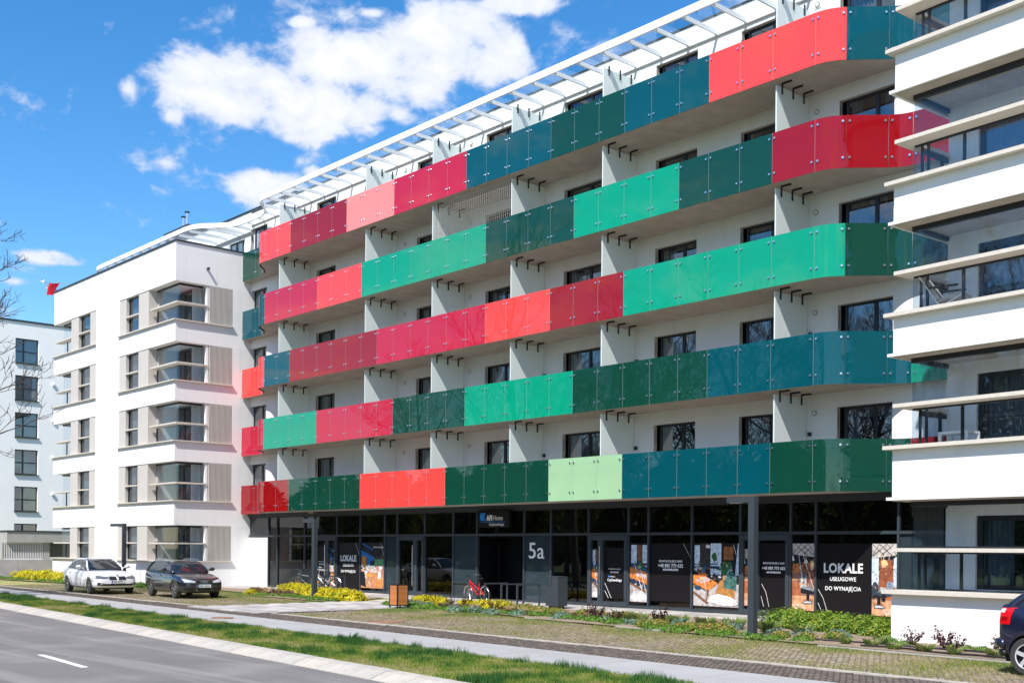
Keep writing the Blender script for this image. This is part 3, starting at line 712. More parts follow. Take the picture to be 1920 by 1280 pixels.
for x in (-51.0, -43.7, -36.98, -31.2, -26.3, -19.7): b.box(x-0.05, x+0.05, SH+0.1, 31.6, 0, 3.5)
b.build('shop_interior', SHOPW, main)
b = MB(); b.box(-47.6, -47.2, SH-0.35, SH-0.30, 3.66, 3.69); b.build('soffit_lamp', WMETAL, main)
# ---------------------------------------------------------------- printed film and lettering on the shop glass
FILM = mat('black_film', (0.011, 0.0095, 0.0105), 0.4, spec=0.15)
LET = mat('white_lettering', (0.80, 0.80, 0.80), 0.6)
BLUE = mat('blue_logo', (0.01, 0.22, 0.75), 0.5)
PRINT = attr_mat('printed_film', 0.4, 0.15)
_n = PRINT.node_tree; _tc = _n.nodes.new('ShaderNodeTexCoord'); _nz = _n.nodes.new('ShaderNodeTexNoise'); _nz.inputs['Scale'].default_value = 7.0; _nz.inputs['Detail'].default_value = 8.0; _nz.inputs['Roughness'].default_value = 0.7
_mr = _n.nodes.new('ShaderNodeMapRange'); _mr.inputs[1].default_value = 0.3; _mr.inputs[2].default_value = 0.7; _mr.inputs[3].default_value = 0.45; _mr.inputs[4].default_value = 1.35
_mx = _n.nodes.new('ShaderNodeVectorMath'); _mx.operation = 'SCALE'; _n.links.new(_tc.outputs['Object'], _nz.inputs['Vector']); _n.links.new(_nz.outputs[0], _mr.inputs[0])
_b = _n.nodes['Principled BSDF']; _l = _b.inputs['Base Color'].links[0].from_socket; _n.links.new(_l, _mx.inputs[0]); _n.links.new(_mr.outputs[0], _mx.inputs[3]); _n.links.new(_mx.outputs[0], _b.inputs['Base Color'])
def film(x0, x1, z0, z1):
    b = MB(); b.box(x0, x1, SH+0.004, SH+0.012, z0, z1); return b.build('poster', FILM, sf)
def art(x0, x1, z0, z1, polys):
    b = MB(); n = 0
    for c, pts in polys:
        b.poly([(x0+(x1-x0)*u, SH+0.006-0.0003*n, z0+(z1-z0)*v) for u, v in pts], 0, c); n += 1
    return b.build('poster', PRINT, sf, kind=None)
def rect(a, b_, c, d): return [(a, c), (b_, c), (b_, d), (a, d)]
def blob(cx, cy, rx, ry, n=9, s=0):
    rr = random.Random(s+int(cx*1000)); return [(min(1, max(0, cx+rx*math.cos(2*PI*i/n)*rr.uniform(0.7, 1.2))), min(1, max(0, cy+ry*math.sin(2*PI*i/n)*rr.uniform(0.7, 1.2)))) for i in range(n)]
def speckle(n, x0, x1, y0, y1, cols, r, seed):
    rr = random.Random(seed); out = []
    for _ in range(n):
        cx, cy = rr.uniform(x0, x1), rr.uniform(y0, y1); a = r*rr.uniform(0.4, 1.3); out.append((cols[rr.randrange(len(cols))], blob(cx, cy, a, a*rr.uniform(0.3, 1.0), 5, rr.randrange(999))))
    return out
def line2(a, b_, w, c): 
    d = Vector((b_[0]-a[0], b_[1]-a[1])).normalized(); n = Vector((-d.y, d.x))*w
    return (c, [(a[0]+n.x, a[1]+n.y), (a[0]-n.x, a[1]-n.y), (b_[0]-n.x, b_[1]-n.y), (b_[0]+n.x, b_[1]+n.y)])
K = (0.02, 0.02, 0.024); WH = (0.80, 0.78, 0.78); OR = (0.72, 0.22, 0.05); NAVY = (0.02, 0.04, 0.09); GREEN = (0.04, 0.14, 0.05); SKYW = (0.62, 0.74, 0.86); BRN = (0.22, 0.10, 0.05)
def cafe(full):
    P = [(K, rect(0, 1, 0, 1)), ((0.50, 0.46, 0.45), rect(0, 1, 0, 0.36)), (SKYW, rect(0.02, 0.14, 0.55, 0.97)), (SKYW, rect(0.38, 0.62, 0.50, 1.0)), ((0.05, 0.045, 0.045), rect(0.15, 0.36, 0.62, 1.0)),
         ((0.30, 0.12, 0.05), rect(0.67, 0.88, 0.74, 0.95)), (SKYW, [(0.92, 0.5), (1, 0.5), (1, 1), (0.98, 1)]), (GREEN, blob(0.47, 0.78, 0.07, 0.07)), (GREEN, blob(0.72, 0.62, 0.13, 0.12)), (NAVY, rect(0, 0.58, 0.60, 0.64)), (NAVY, rect(0, 0.55, 0.66, 0.675)),
         ((0.75, 0.72, 0.70), blob(0.32, 0.95, 0.06, 0.03, 12))]
    P += speckle(26, 0.02, 0.6, 0.45, 0.62, [(0.05, 0.14, 0.3), K, GREEN, (0.5, 0.45, 0.42), BRN], 0.05, 4)
    P += [((0.46, 0.21, 0.06), [(0.45, 0.12), (0.9, 0.10), (0.96, 0.42), (0.60, 0.42)]), ((0.07, 0.17, 0.15), [(0.68, 0.30), (0.95, 0.26), (0.96, 0.48), (0.80, 0.60), (0.69, 0.46)]), ((0.20, 0.42, 0.40), [(0.69, 0.46), (0.80, 0.60), (0.83, 0.60), (0.74, 0.47)])]
    P += speckle(10, 0.70, 0.92, 0.3, 0.48, [(0.05, 0.13, 0.12), (0.10, 0.22, 0.2)], 0.05, 9)
    P += [(OR, [(0.0, 0.36), (0.34, 0.24), (0.55, 0.37), (0.22, 0.50), (0.0, 0.50)]), ((0.60, 0.42, 0.42), [(0.05, 0.40), (0.2, 0.36), (0.42, 0.42), (0.2, 0.49)]), (BRN, [(0.28, 0.05), (0.33, 0.03), (0.35, 0.26), (0.30, 0.27)]), (BRN, [(0, 0.34), (0.34, 0.22), (0.34, 0.245), (0, 0.37)]), ((0.03, 0.07, 0.12), blob(0.10, 0.29, 0.10, 0.035, 8)),
          (WH, blob(0.60, 0.10, 0.30, 0.09, 11)), ((0.74, 0.64, 0.62), blob(0.85, 0.06, 0.14, 0.05, 9)), (BRN, [(0, 0.20), (0.30, 0.04), (0.30, 0.08), (0, 0.24)]), ((0.65, 0.16, 0.05), blob(0.22, 0.50, 0.10, 0.04)), ((0.45, 0.26, 0.14), rect(0.66, 0.72, 0.42, 0.5)), ((0.7, 0.5, 0.1), blob(0.19, 0.42, 0.03, 0.03)),
          line2((0.24, 0.46), (0.33, 0.08), 0.004, WH), line2((0.89, 0.98), (0.95, 0.82), 0.004, WH)]
    return P
def cafe_narrow(seed):
    P = [(K, rect(0, 1, 0, 1)), (SKYW, rect(0.06, 0.38, 0.62, 0.97)), (BRN, rect(0.42, 0.66, 0.70, 0.97)), (SKYW, rect(0.70, 0.98, 0.60, 0.97)), (NAVY, rect(0, 1, 0.62, 0.66)), ((0.55, 0.50, 0.49), rect(0, 1, 0, 0.32)), (WH, blob(0.5, 0.10, 0.48, 0.10, 11))]
    P += speckle(24, 0.05, 0.95, 0.46, 0.66, [(0.03, 0.10, 0.28), K, (0.04, 0.12, 0.3), BRN, GREEN], 0.12, seed)
    P += [(OR, [(0, 0.42), (1, 0.30), (1, 0.50), (0.2, 0.58), (0, 0.58)]), ((0.62, 0.40, 0.38), [(0.3, 0.46), (1, 0.38), (1, 0.46), (0.5, 0.52)]), (BRN, [(0, 0.39), (1, 0.27), (1, 0.30), (0, 0.42)]), (BRN, [(0, 0.30), (1, 0.14), (1, 0.19), (0, 0.34)])]
    P += [((0.02, 0.045, 0.09), blob(u, v, 0.18, 0.05, 8)) for u, v in ((0.2, 0.35), (0.52, 0.31), (0.86, 0.26))]
    for u in np.linspace(0.08, 0.95, 11): P.append(line2((u, 0.30-0.14*u), (u-0.02, 0.12), 0.008, (0.2, 0.12, 0.1)))
    P += [((0.30, 0.5, 0.1), blob(0.55, 0.60, 0.10, 0.04)), line2((0.05, 0.85), (0.8, 0.10), 0.010, WH), line2((0.6, 0.55), (0.98, 0.12), 0.010, WH)]
    return P
def barber(mir=False):
    P = [((0.30, 0.16, 0.12), rect(0, 1, 0, 1)), ((0.58, 0.53, 0.50), [(0, 0.84), (1, 0.80), (1, 1), (0, 1)]), (K, [(0, 0.66), (0.72, 0.70), (1, 0.78), (1, 0.80), (0, 0.84)])]
    for u in (0.1, 0.4, 0.7): P += [line2((u, 1.0), (min(1, u+0.55), 0.83), 0.008, K), line2((u+0.3, 1.0), (max(0, u-0.2), 0.84), 0.008, K)]
    P += [((0.28, 0.10, 0.06), rect(0.45, 1, 0.42, 0.72)), ((0.85, 0.55, 0.30), blob(0.88, 0.68, 0.10, 0.07)), ((0.6, 0.2, 0.06), rect(0.02, 0.32, 0.56, 0.70)), ((0.40, 0.13, 0.06), rect(0.0, 0.45, 0.22, 0.47)), ((0.56, 0.28, 0.16), rect(0, 0.45, 0.44, 0.47)), ((0.66, 0.34, 0.18), rect(0, 1, 0, 0.22)), ((0.72, 0.46, 0.34), blob(0.3, 0.06, 0.35, 0.05, 9)), ((0.45, 0.16, 0.08), blob(0.7, 0.14, 0.3, 0.04, 9)),
          ((0.42, 0.46, 0.45), [(0.36, 0.34), (0.66, 0.32), (0.62, 0.56), (0.40, 0.55)]), ((0.10, 0.11, 0.11), blob(0.53, 0.54, 0.08, 0.05)), (K, [(0.38, 0.26), (0.98, 0.24), (1.0, 0.32), (0.40, 0.34)]), ((0.25, 0.29, 0.32), [(0.42, 0.33), (0.98, 0.29), (1, 0.33), (0.48, 0.36)]), ((0.6, 0.28, 0.14), rect(0.32, 0.58, 0.385, 0.405)), (K, rect(0.64, 0.78, 0.14, 0.26)), ((0.12, 0.12, 0.12), blob(0.70, 0.12, 0.26, 0.035, 12)), ((0.6, 0.6, 0.6), blob(0.70, 0.125, 0.2, 0.015, 12)),
          ((0.6, 0.45, 0.25), line2((0.62, 0.9), (0.62, 0.76), 0.012, K)[1]), ((0.75, 0.70, 0.62), [(0.52, 0.71), (0.72, 0.71), (0.66, 0.76), (0.58, 0.76)]), (WH, [(0.0, 0.74), (0.10, 0.74), (0.05, 0.82), (0, 0.82)]), line2((0.28, 0.86), (0.44, 0.50), 0.008, WH), line2((0.46, 0.86), (0.98, 0.32), 0.008, WH)]
    if mir: P = [(c, [(1-u, v) for u, v in p]) for c, p in P] + [(SKYW, rect(0.0, 0.28, 0.42, 0.80)), ((0.32, 0.10, 0.05), rect(0.30, 0.84, 0.40, 0.78)), ((0.9, 0.55, 0.25), blob(0.5, 0.72, 0.15, 0.07)), (SKYW, rect(0.88, 1, 0.4, 0.8)), ((0.05, 0.06, 0.07), blob(0.12, 0.36, 0.16, 0.10)), ((0.25, 0.32, 0.40), blob(0.72, 0.40, 0.14, 0.10)), ((0.05, 0.06, 0.08), blob(0.5, 0.30, 0.35, 0.04)), (K, rect(0.40, 0.56, 0.2, 0.3))]
    return P
def bistro():
    P = [(K, rect(0, 1, 0, 1)), ((0.02, 0.18, 0.55), [(0, 0.70), (0.5, 0.58), (0.56, 0.68), (0, 0.84)]), line2((0.05, 0.98), (0.5, 0.84), 0.012, (0.02, 0.2, 0.6)), ((0.62, 0.28, 0.08), rect(0.02, 0.2, 0.48, 0.70)), (BRN, rect(0.2, 0.27, 0.48, 0.68)), ((0.02, 0.18, 0.5), rect(0.28, 0.4, 0.48, 0.66)), ((0.10, 0.36, 0.16), rect(0.58, 1, 0.48, 0.64)), ((0.55, 0.75, 0.65), rect(0.2, 1, 0.45, 0.50)),
         ((0.55, 0.26, 0.14), rect(0, 1, 0.0, 0.42)), ((0.62, 0.50, 0.46), rect(0.1, 1, 0.34, 0.44))]
    P += speckle(34, 0.05, 0.98, 0.25, 0.5, [(0.65, 0.3, 0.2), (0.75, 0.7, 0.7), (0.10, 0.12, 0.16), (0.45, 0.2, 0.1), (0.6, 0.68, 0.7)], 0.07, 21)
    P += [((0.02, 0.02, 0.024), [(0, 0.06), (0.22, 0.02), (0.16, 0.36), (0, 0.36)]), ((0.75, 0.33, 0.08), [(0.18, 0.26), (0.6, 0.24), (0.58, 0.31), (0.2, 0.33)]), ((0.66, 0.26, 0.08), [(0.62, 0.02), (1, 0.02), (1, 0.2), (0.62, 0.18)]), ((0.72, 0.36, 0.14), [(0.62, 0.18), (1, 0.2), (1, 0.24), (0.7, 0.22)]), (WH, blob(0.8, 0.3, 0.08, 0.1, 8)), line2((0.52, 0.9), (0.98, 0.9), 0.015, (0.45, 0.4, 0.4)), line2((0.85, 0.98), (0.97, 0.72), 0.004, WH), line2((0.1, 0.45), (0.42, 0.05), 0.006, WH)]
    return P
def col_a(x0, x1, z0, z1, polys):
    sd_ = int(abs(x0)*100); pal = [c for c, _ in polys]; polys = polys+speckle(46, 0.02, 0.98, 0.38, 0.72, [tuple(q*0.6 for q in c) for c in pal], 0.022, sd_)
    return art(x0, x1, z0, z1, [(c, [(min(1, max(0, u)), min(1, max(0, v))) for u, v in p]) for c, p in polys])
Z0, Z1 = 0.20, 2.26
def lokale(x0, x1):
    film(x0, x1, 0.22, Z1); c = (x0+x1)/2-0.03; Y = SH-0.004
    text('LOKALE', 0.385, c, Y, 1.41, LET, sf, bold=0.012, align='CENTER', sx=0.90)
    text('USŁUGOWE', 0.165, c, Y, 1.165, LET, sf, bold=0.0025, align='CENTER', sx=0.93)
    text('DO WYNAJĘCIA', 0.165, c, Y, 0.885, LET, sf, bold=0.0025, align='CENTER', sx=0.93)
def strokes(pts, w=0.011):
    b = MB()
    for a, d in zip(pts, pts[1:]): b.bar((a[0], SH-0.003, a[1]), (d[0], SH-0.003, d[1]), w*2, 0.004)
    b.build('printed_stroke', LET, sf)
def contact(x0, x1, k):
    film(x0, x1, 0.30 if k > 0.9 else 0.22, Z1); c = (x0+x1)/2+0.02; Y = SH-0.004
    text('SKONTAKTUJ SIĘ Z NAMI', 0.098*k, c, Y, 1.625, LET, sf, bold=0.002, align='CENTER', sx=0.85)
    text('+48 883 773 622', 0.160*k, c, Y, 1.455, LET, sf, bold=0.005, align='CENTER', sx=0.92)
    text('AFI-HOME.COM', 0.090*k, c, Y, 1.345, LET, sf, bold=0.006, align='CENTER', sx=1.0)
def logo(x, z, s, parent, y, sub=True):
    for i in range(3):
        b = MB(); w = 0.13*s
        b.prism([(x+i*w*1.15+0.07*s, z+0.46*s), (x+i*w*1.15+0.07*s+w, z+0.46*s), (x+i*w*1.15+w+0.0*s, z+0.23*s), (x+i*w*1.15+w+0.07*s, z), (x+i*w*1.15+0.07*s, z), (x+i*w*1.15, z+0.23*s)], 'y', y-0.003, y, 0); b.build('logo_stripe', BLUE, parent)
    text('AFI', 0.42*s, x+0.62*s, y, z+0.02*s, LET, parent, bold=0.022*s, sx=0.85)
    text('Home', 0.42*s, x+1.22*s, y, z+0.02*s, LET, parent, sx=0.78)
    if sub: text('Czyżewskiego', 0.24*s, x+2.18*s, y, z-0.30*s, LET, parent, align='RIGHT', sx=0.9)
def leaflet(x0, x1, z0=0.30):
    film(x0, x1, z0, 2.10); c = (x0+x1)/2; Y = SH-0.004
    text('ZAPRASZAMY NA OSIEDLE', 0.058, c, Y, 1.33, LET, sf, align='CENTER', sx=0.8)
    text('BIURO SPRZEDAŻY', 0.056, c, Y, 1.22, LET, sf, bold=0.003, align='CENTER', sx=0.8)
    b = MB(); b.box(c-0.30, c-0.24, SH-0.004, SH, 1.06, 1.12); b.build('logo_stripe', BLUE, sf)
    text('AFIHome', 0.065, c-0.22, Y, 1.06, LET, sf, sx=0.9)
    text('Czyżewskiego', 0.135, c, Y, 0.92, LET, sf, align='CENTER', sx=0.82, bold=0.002)
leaflet(-47.42, -46.50); col_a(-46.28, -45.74, 0.3, 2.05, bistro())
lokale(-45.58, -43.74); col_a(-43.66, -41.84, 0.22, Z1, bistro())
strokes([(-44.1, 2.25), (-43.8, 1.7)])
col_a(-29.04, -28.62, 0.32, 2.08, cafe_narrow(3)); leaflet(-28.44, -27.42)
strokes([(-28.40, 0.85), (-28.08, 0.32)]); strokes([(-28.40, 0.58), (-28.22, 0.32)])
col_a(-27.20, -26.39, 0.24, Z1, cafe_narrow(8))
contact(-26.28, -24.50, 1.0); strokes([(-24.82, 2.25), (-24.52, 1.80)])
col_a(-24.38, -22.55, 0.22, Z1, cafe(True))
col_a(-22.32, -22.0, 0.30, 2.08, barber()); contact(-21.72, -20.76, 0.78)
strokes([(-21.66, 1.0), (-21.5, 0.75), (-21.38, 0.30)]); strokes([(-21.68, 0.62), (-21.58, 0.3)])
col_a(-20.54, -19.75, 0.24, Z1, barber())
lokale(-19.65, -17.86); strokes([(-19.62, 0.9), (-19.45, 0.65), (-19.30, 0.24)]); strokes([(-19.62, 0.5), (-19.50, 0.24)])
col_a(-17.84, -17.06, 0.20, Z1, barber(True))
# door sign, house number, sign over the entrance
text('5', 0.86, -32.42, SH-0.02, 1.68, LET, sf, name='house_number', sx=1.12, ext=0.01, bold=0.004); text('a', 0.86, -31.93, SH-0.02, 1.68, LET, sf, name='house_number', sx=1.12, ext=0.01, bold=0.004)
b = MB(); b.box(-35.2, -33.3, SH-0.24, SH-0.10, 2.86, 3.52); so = b.build('sign_board', FILM, main)
logo(-35.02, 3.13, 0.66, so, SH-0.245)
b = MB(); b.box(-34.98, -33.5, SH-0.246, SH-0.241, 3.075, 3.09); b.build('sign_line', BLUE, so)
text('Czyżewskiego', 0.14, -33.25, SH+1.28, 1.05, LET, sf, name='lettering', sx=0.8); text('AFIHome', 0.07, -33.22, SH+1.28, 1.22, LET, sf, sx=0.8)
# ---------------------------------------------------------------- left white wing
LWX0, LWX1, LWY = -70.2, -53.9, 25.6
LS = [1.25, 4.27, 7.25, 10.25, 13.26]; LT = [3.08, 6.27, 9.27, 12.22, 15.23]; PAR = 17.18
lw = empty('apartment_building', (-62, 28, 0), 'plain white wing with corner loggias and beige window strips, left of the coloured balconies', 'building')
prev = -0.3
for i in range(6):
    z1 = LS[i] if i < 5 else PAR
    b = MB(); b.box(LWX0, LWX1, LWY, 32, prev, z1); b.build('wall', WHITE, lw)
    prev = LT[i] if i < 5 else None
cp = MB(); cp.box(LWX0-0.05, LWX1+0.05, LWY-0.05, 32, PAR+0.001, PAR+0.08); cp.build('parapet_cap', ANTH, lw)
XA = (-70.2, -63.82); XB = (-60.68, -53.9)
for i in range(5):
    s0, t0 = LS[i], LT[i]; h = t0-s0
    b = MB(); b.box(XA[1], XB[0], LWY, 32, s0, t0); b.build('wall', WHITE, lw)
    b = MB(); b.box(LWX1-0.25, LWX1, 28.72, 32, s0, t0); b.build('wall', WHITE, lw)
    b = MB(); b.box(LWX1-0.2, LWX1-0.04, 27.28, 27.40, s0, t0); b.build('wall', WHITE, lw)
    # stone ledges under each opening
    b = MB(); b.box(XB[0]-0.03, LWX1+0.12, LWY-0.12, LWY+0.5, s0, s0+0.055); b.box(LWX1-0.5, LWX1+0.12, LWY+0.5, 28.74, s0, s0+0.055); b.build('sill', STONE, lw)
    b = MB(); b.box(XA[0]-0.12, XA[1]+0.03, LWY-0.12, LWY+0.5, s0, s0+0.055); b.build('sill', STONE, lw)
    # beige strips with a window between
    for (p, q, r_, t) in ((XB[0], -59.83, -58.27, -57.05), (None, -66.44, -64.75, XA[1])):
        for (e_, f_) in ((p, q), (r_, t)):
            if e_ is None: continue
            b = MB(); b.box(e_, f_, LWY+0.03, LWY+0.5, s0+0.055, t0); b.build('beige_panel', BEIGE, lw)
        wo = window(lw, q, r_, s0+0.06, t0, LWY+0.19, mull=(), trans=(0.48,))
        b = MB(); b.box(q, r_, LWY-0.02, LWY+0.17, s0+0.90, s0+0.97); b.build('ledge', STONE, wo)
    b = MB(); b.box(-67.55, -66.45, LWY+0.03, 27.6, s0+0.055, t0); b.build('beige_panel', BEIGE, lw)
    b = MB(); b.box(-57.05, -56.85, LWY+0.502, 28.0, s0+0.055, t0); b.build('beige_panel', BEIGE, lw)
    # loggia wrapped round the right corner
    gx = LWX1-0.42; gy = LWY+0.42; xl = -56.85
    lo = MB(); lo.box(xl, gx, gy-0.03, gy+0.03, t0-0.10, t0); lo.box(gx-0.03, gx+0.03, gy+0.03, 27.28, t0-0.10, t0); lo.box(xl, xl+0.06, gy-0.025, gy+0.035, s0+0.06, s0+0.86)
    lo.box(gx-0.03, gx+0.03, 26.35, 26.41, s0+0.06, s0+0.86); lo.box(gx-0.025, gx+0.025, gy+0.03, 27.28, s0+0.98, s0+1.02); lo.box(xl, gx, gy-0.025, gy+0.025, s0+0.98, s0+1.02)
    lg = lo.build('loggia', FRAME, lw)
    b = MB(); b.box(xl-0.1, LWX1+0.02, LWY+0.06, gy+0.10, s0+0.89, s0+0.965); b.box(gx-0.10, LWX1+0.02, gy+0.10, 27.32, s0+0.89, s0+0.965); b.build('ledge', STONE, lg)
    nP = 4
    for k in range(nP):
        a = xl+(gx-xl)*k/nP; c = xl+(gx-xl)*(k+1)/nP; g_ = MB(); g_.poly([(a+0.006, gy, s0+1.0), (c-0.006, gy, s0+1.0), (c-0.006, gy, t0-0.1), (a+0.006, gy, t0-0.1)]); g_.build('pane', BALGL, lg)
    g_ = MB(); g_.poly([(xl, gy, s0+0.06), (gx, gy, s0+0.06), (gx, gy, s0+0.9), (xl, gy, s0+0.9)]); g_.build('pane', BALGL, lg)
    for k in range(2):
        a = gy+(27.28-gy)*k/2; c = gy+(27.28-gy)*(k+1)/2; g_ = MB(); g_.poly([(gx, a+0.006, s0+1.0), (gx, c-0.006, s0+1.0), (gx, c-0.006, t0-0.1), (gx, a+0.006, t0-0.1)]); g_.build('pane', BALGL, lg)
    g_ = MB(); g_.poly([(gx, gy, s0+0.06), (gx, 27.28, s0+0.06), (gx, 27.28, s0+0.9), (gx, gy, s0+0.9)]); g_.build('pane', BALGL, lg)
    b = MB(); b.box(-56.84, LWX1-0.3, 28.0, 28.1, s0+0.06, t0); b.build('inner_wall', WHITE, lg)
    b = MB(); b.box(-55.05, -54.99, 27.05, 28.0, s0+0.06, t0); b.build('inner_wall', WHITE, lg)
    b = MB(); b.box(-56.84, -55.06, 27.75, 27.8, s0+0.06, t0); b.build('room_back', ROOM, lg)
    window(lw, -56.7, -55.05, s0+0.1, t0-0.12, 27.05, mull=(0.5,))
    window(lw, -54.95, -54.2, s0+0.1, t0-0.12, 27.9, mull=())
    # corrugated beige screen
    b = MB(); b.box(LWX1-0.2, LWX1-0.131, 27.41, 28.715, s0+0.055, t0)
    so_ = b.build('screen', MATS.get('shaded_backing') or mat('shaded_backing', (0.17, 0.155, 0.14), 0.9), lw)  # beige darkened so that shade between the ribs is in the colour
    b = MB()
    for k in range(19): y = 27.44+k*0.0672; b.box(LWX1-0.13, LWX1+0.01, y, y+0.034, s0+0.06, t0-0.004)
    b.build('louvre', BEIGE, so_, kind='stuff')
    # loggia at the far left corner, open to the light on two sides
    ax = LWX0+0.45
    lo = MB(); lo.box(ax, -67.55, gy-0.03, gy+0.03, t0-0.10, t0); lo.box(ax-0.03, ax+0.03, gy+0.03, 27.9, t0-0.10, t0); lo.box(ax+0.55, ax+0.61, gy-0.025, gy+0.035, s0+0.06, s0+0.88); lo.box(-67.7, -67.64, gy-0.025, gy+0.035, s0+0.06, s0+0.88)
    la = lo.build('loggia', FRAME, lw)
    b = MB(); b.box(LWX0-0.03, -67.55, LWY+0.06, gy+0.10, s0+0.89, s0+0.965); b.build('ledge', STONE, la)
    for (a, c) in ((ax, (ax-67.55)/2), ((ax-67.55)/2, -67.55)):
        for (p, q) in ((s0+0.06, s0+0.9), (s0+0.97, t0-0.1)):
            g_ = MB(); g_.poly([(a+0.006, gy, p), (c-0.006, gy, p), (c-0.006, gy, q), (a+0.006, gy, q)]); g_.build('pane', BALGL, la)
    window(lw, -69.2, -67.7, s0+0.1, t0-0.12, 27.75, mull=(0.5,))
    b = MB(); b.box(-69.5, -67.56, 27.85, 27.95, s0+0.06, t0); b.build('inner_wall', WHITE, la)
b = MB(); b.bar((LWX1, 27.3, 16.05), (LWX1+0.22, 27.28, 16.05), 0.10, 0.10); b.build('spout', ANTH, lw)
b = MB(); b.box(LWX0+0.3, LWX1-0.3, LWY+2.9, 31.9, 0.3, PAR-0.4); b.build('interior', ROOM, lw)
# flag on the parapet
fl = empty('flag', (-70.0, 26.0, 17.25), 'red and white flag flying from a slanting pole at the roof corner', 'flag')
b = MB(); b.tube([(-69.6, 26.0, 17.0), (-73.3, 25.9, 18.55)], 0.025, 6); b.build('flag_pole', STEEL, fl)
def cloth(A, B_, C_, D_, mt, nm, ph):
    b = MB(); n = 6; A, B_, C_, D_ = map(Vector, (A, B_, C_, D_))
    def P(u, v):
        p = (A*(1-u)+B_*u)*(1-v)+(D_*(1-u)+C_*u)*v; return p+Vector((0, 0.13*math.sin(7*u+4*v+ph), 0.05*math.sin(6*u+ph)))
    for i in range(n):
        for j in range(n): b.poly([P(i/n, j/n), P((i+1)/n, j/n), P((i+1)/n, (j+1)/n), P(i/n, (j+1)/n)])
    b.build(nm, mt, fl, smooth=True)
cloth((-73.45, 25.9, 18.60), (-72.0, 25.9, 18.05), (-72.1, 25.9, 17.80), (-73.3, 25.9, 18.48), mat('flag_white', (0.78, 0.78, 0.78), 0.8, trans=0.3), 'white_band', 0)
cloth((-72.45, 25.95, 18.22), (-70.45, 25.95, 17.90), (-71.0, 25.9, 17.45), (-71.95, 25.9, 17.30), mat('flag_red', (0.62, 0.01, 0.03), 0.8, trans=0.3), 'red_band', 1)
# ---------------------------------------------------------------- right white wing (its own angle, so built straight and then turned)
rw = bpy.data.objects.new('apartment_building', None); COL.objects.link(rw); WL[rw.name] = Vector((0, 0, 0))
tag(rw, 'white wing with wide glazed loggias in stacked bands, nearest block at the right', 'building')
RS = [1.08, 4.35, 7.36, 10.35, 13.37, 16.38]; RT = [3.20, 6.47, 9.47, 12.47, 15.47, 18.4]
prev = -0.2; LX = 13.0
for i in range(6):
    z0, z1 = prev, RS[i]
    b = MB(); b.box(0.07, LX, 0.05, 5.2, z0, z1-0.001); b.build('wall', WHITE, rw)
    b = MB(); b.box(-0.07, LX, -0.14, 0.6, z1, z1+0.085); b.build('sill', STONE, rw)
    if i > 0:
        b = MB(); b.box(-0.04, LX, -0.02, 0.045, z0+0.003, z0+0.07); b.box(-0.04, 0.066, 0.045, 5.2, z0+0.003, z0+0.07); b.build('drip_edge', WHITE, rw)
        b = MB(); b.box(0.072, LX, 0.052, 4.5, z0-0.02, z0-0.001); b.build('soffit', SOFFIT, rw)
    s0, t0 = RS[i]+0.085, RT[i]; prev = RT[i]
    gx, gy, bk = 0.30, 0.46, 1.80
    fr = MB(); fr.box(gx, LX, gy-0.05, gy+0.07, t0-0.13, t0-0.02); fr.box(gx, gx+0.09, gy+0.07, bk, t0-0.12, t0-0.021)
    fr.box(gx+0.05, gx+0.12, gy+0.3, bk-0.1, s0+0.72, s0+0.83)
    for x, w_ in ((gx+0.14, 0.05), (gx+0.30, 0.05), (1.48, 0.06), (3.0, 0.06), (4.5, 0.06), (6.2, 0.06), (8.0, 0.06)): fr.box(x, x+w_, gy+0.05, gy+0.10, s0, s0+0.86)
    fr.box(gx+0.02, gx+0.08, bk-0.3, bk-0.24, s0, s0+0.86); fr.box(gx+0.03, LX, gy-0.02, gy+0.05, s0+0.83, s0+0.868); fr.box(gx+0.03, LX, gy-0.02, gy+0.04, s0+0.965, s0+1.0)
    lg = fr.build('loggia', FRAME, rw)
    b = MB(); b.box(0.10, LX, 0.0, gy+0.09, s0+0.87, s0+0.955); b.box(0.10, gx+0.10, gy+0.09, bk, s0+0.87, s0+0.955); b.build('ledge', STONE, lg)
    xs = [gx]+[gx+0.86*k for k in range(1, 14)]
    for a, c in zip(xs, xs[1:]):
        g_ = MB(); g_.poly([(a+0.005, gy, s0+0.96), (c-0.005, gy, s0+0.96), (c-0.005, gy, t0-0.12), (a+0.005, gy, t0-0.12)]); g_.build('pane', BALGL, lg)
    for a, c in ((gy, 1.1), (1.1, bk)):
        g_ = MB(); g_.poly([(gx, a+0.005, s0+0.96), (gx, c-0.005, s0+0.96), (gx, c-0.005, t0-0.12), (gx, a+0.005, t0-0.12)]); g_.build('pane', BALGL, lg)
    g_ = MB(); g_.poly([(gx, gy, s0), (LX, gy, s0), (LX, gy, s0+0.85), (gx, gy, s0+0.85)]); g_.build('pane', BALGL, lg)
    g_ = MB(); g_.poly([(gx, gy, s0), (gx, bk, s0), (gx, bk, s0+0.85), (gx, gy, s0+0.85)]); g_.build('pane', BALGL, lg)
    b = MB(); holes_wall(b, gx+0.05, LX, s0, t0-0.02, [(1.10, 4.3, s0+0.02, t0-0.32), (5.2, 7.0, s0+0.02, t0-0.32)], bk, 0.15); b.build('inner_wall', WHITE, lg)
    b = MB(); b.box(gx+0.05, gx+0.10, bk+0.001, 5.0, s0, t0); b.build('side_wall', WHITE, lg)
    b = MB(); b.box(gx+0.1, LX, bk+1.2, bk+1.25, s0, t0); b.build('room_back', ROOM, lg)
    window(rw, 1.12, 4.28, s0+0.02, t0-0.33, bk+0.06, mull=(0.52,), fw=0.11, curt=True)
    window(rw, 5.22, 6.98, s0+0.02, t0-0.33, bk+0.06, mull=(0.5,), fw=0.1)
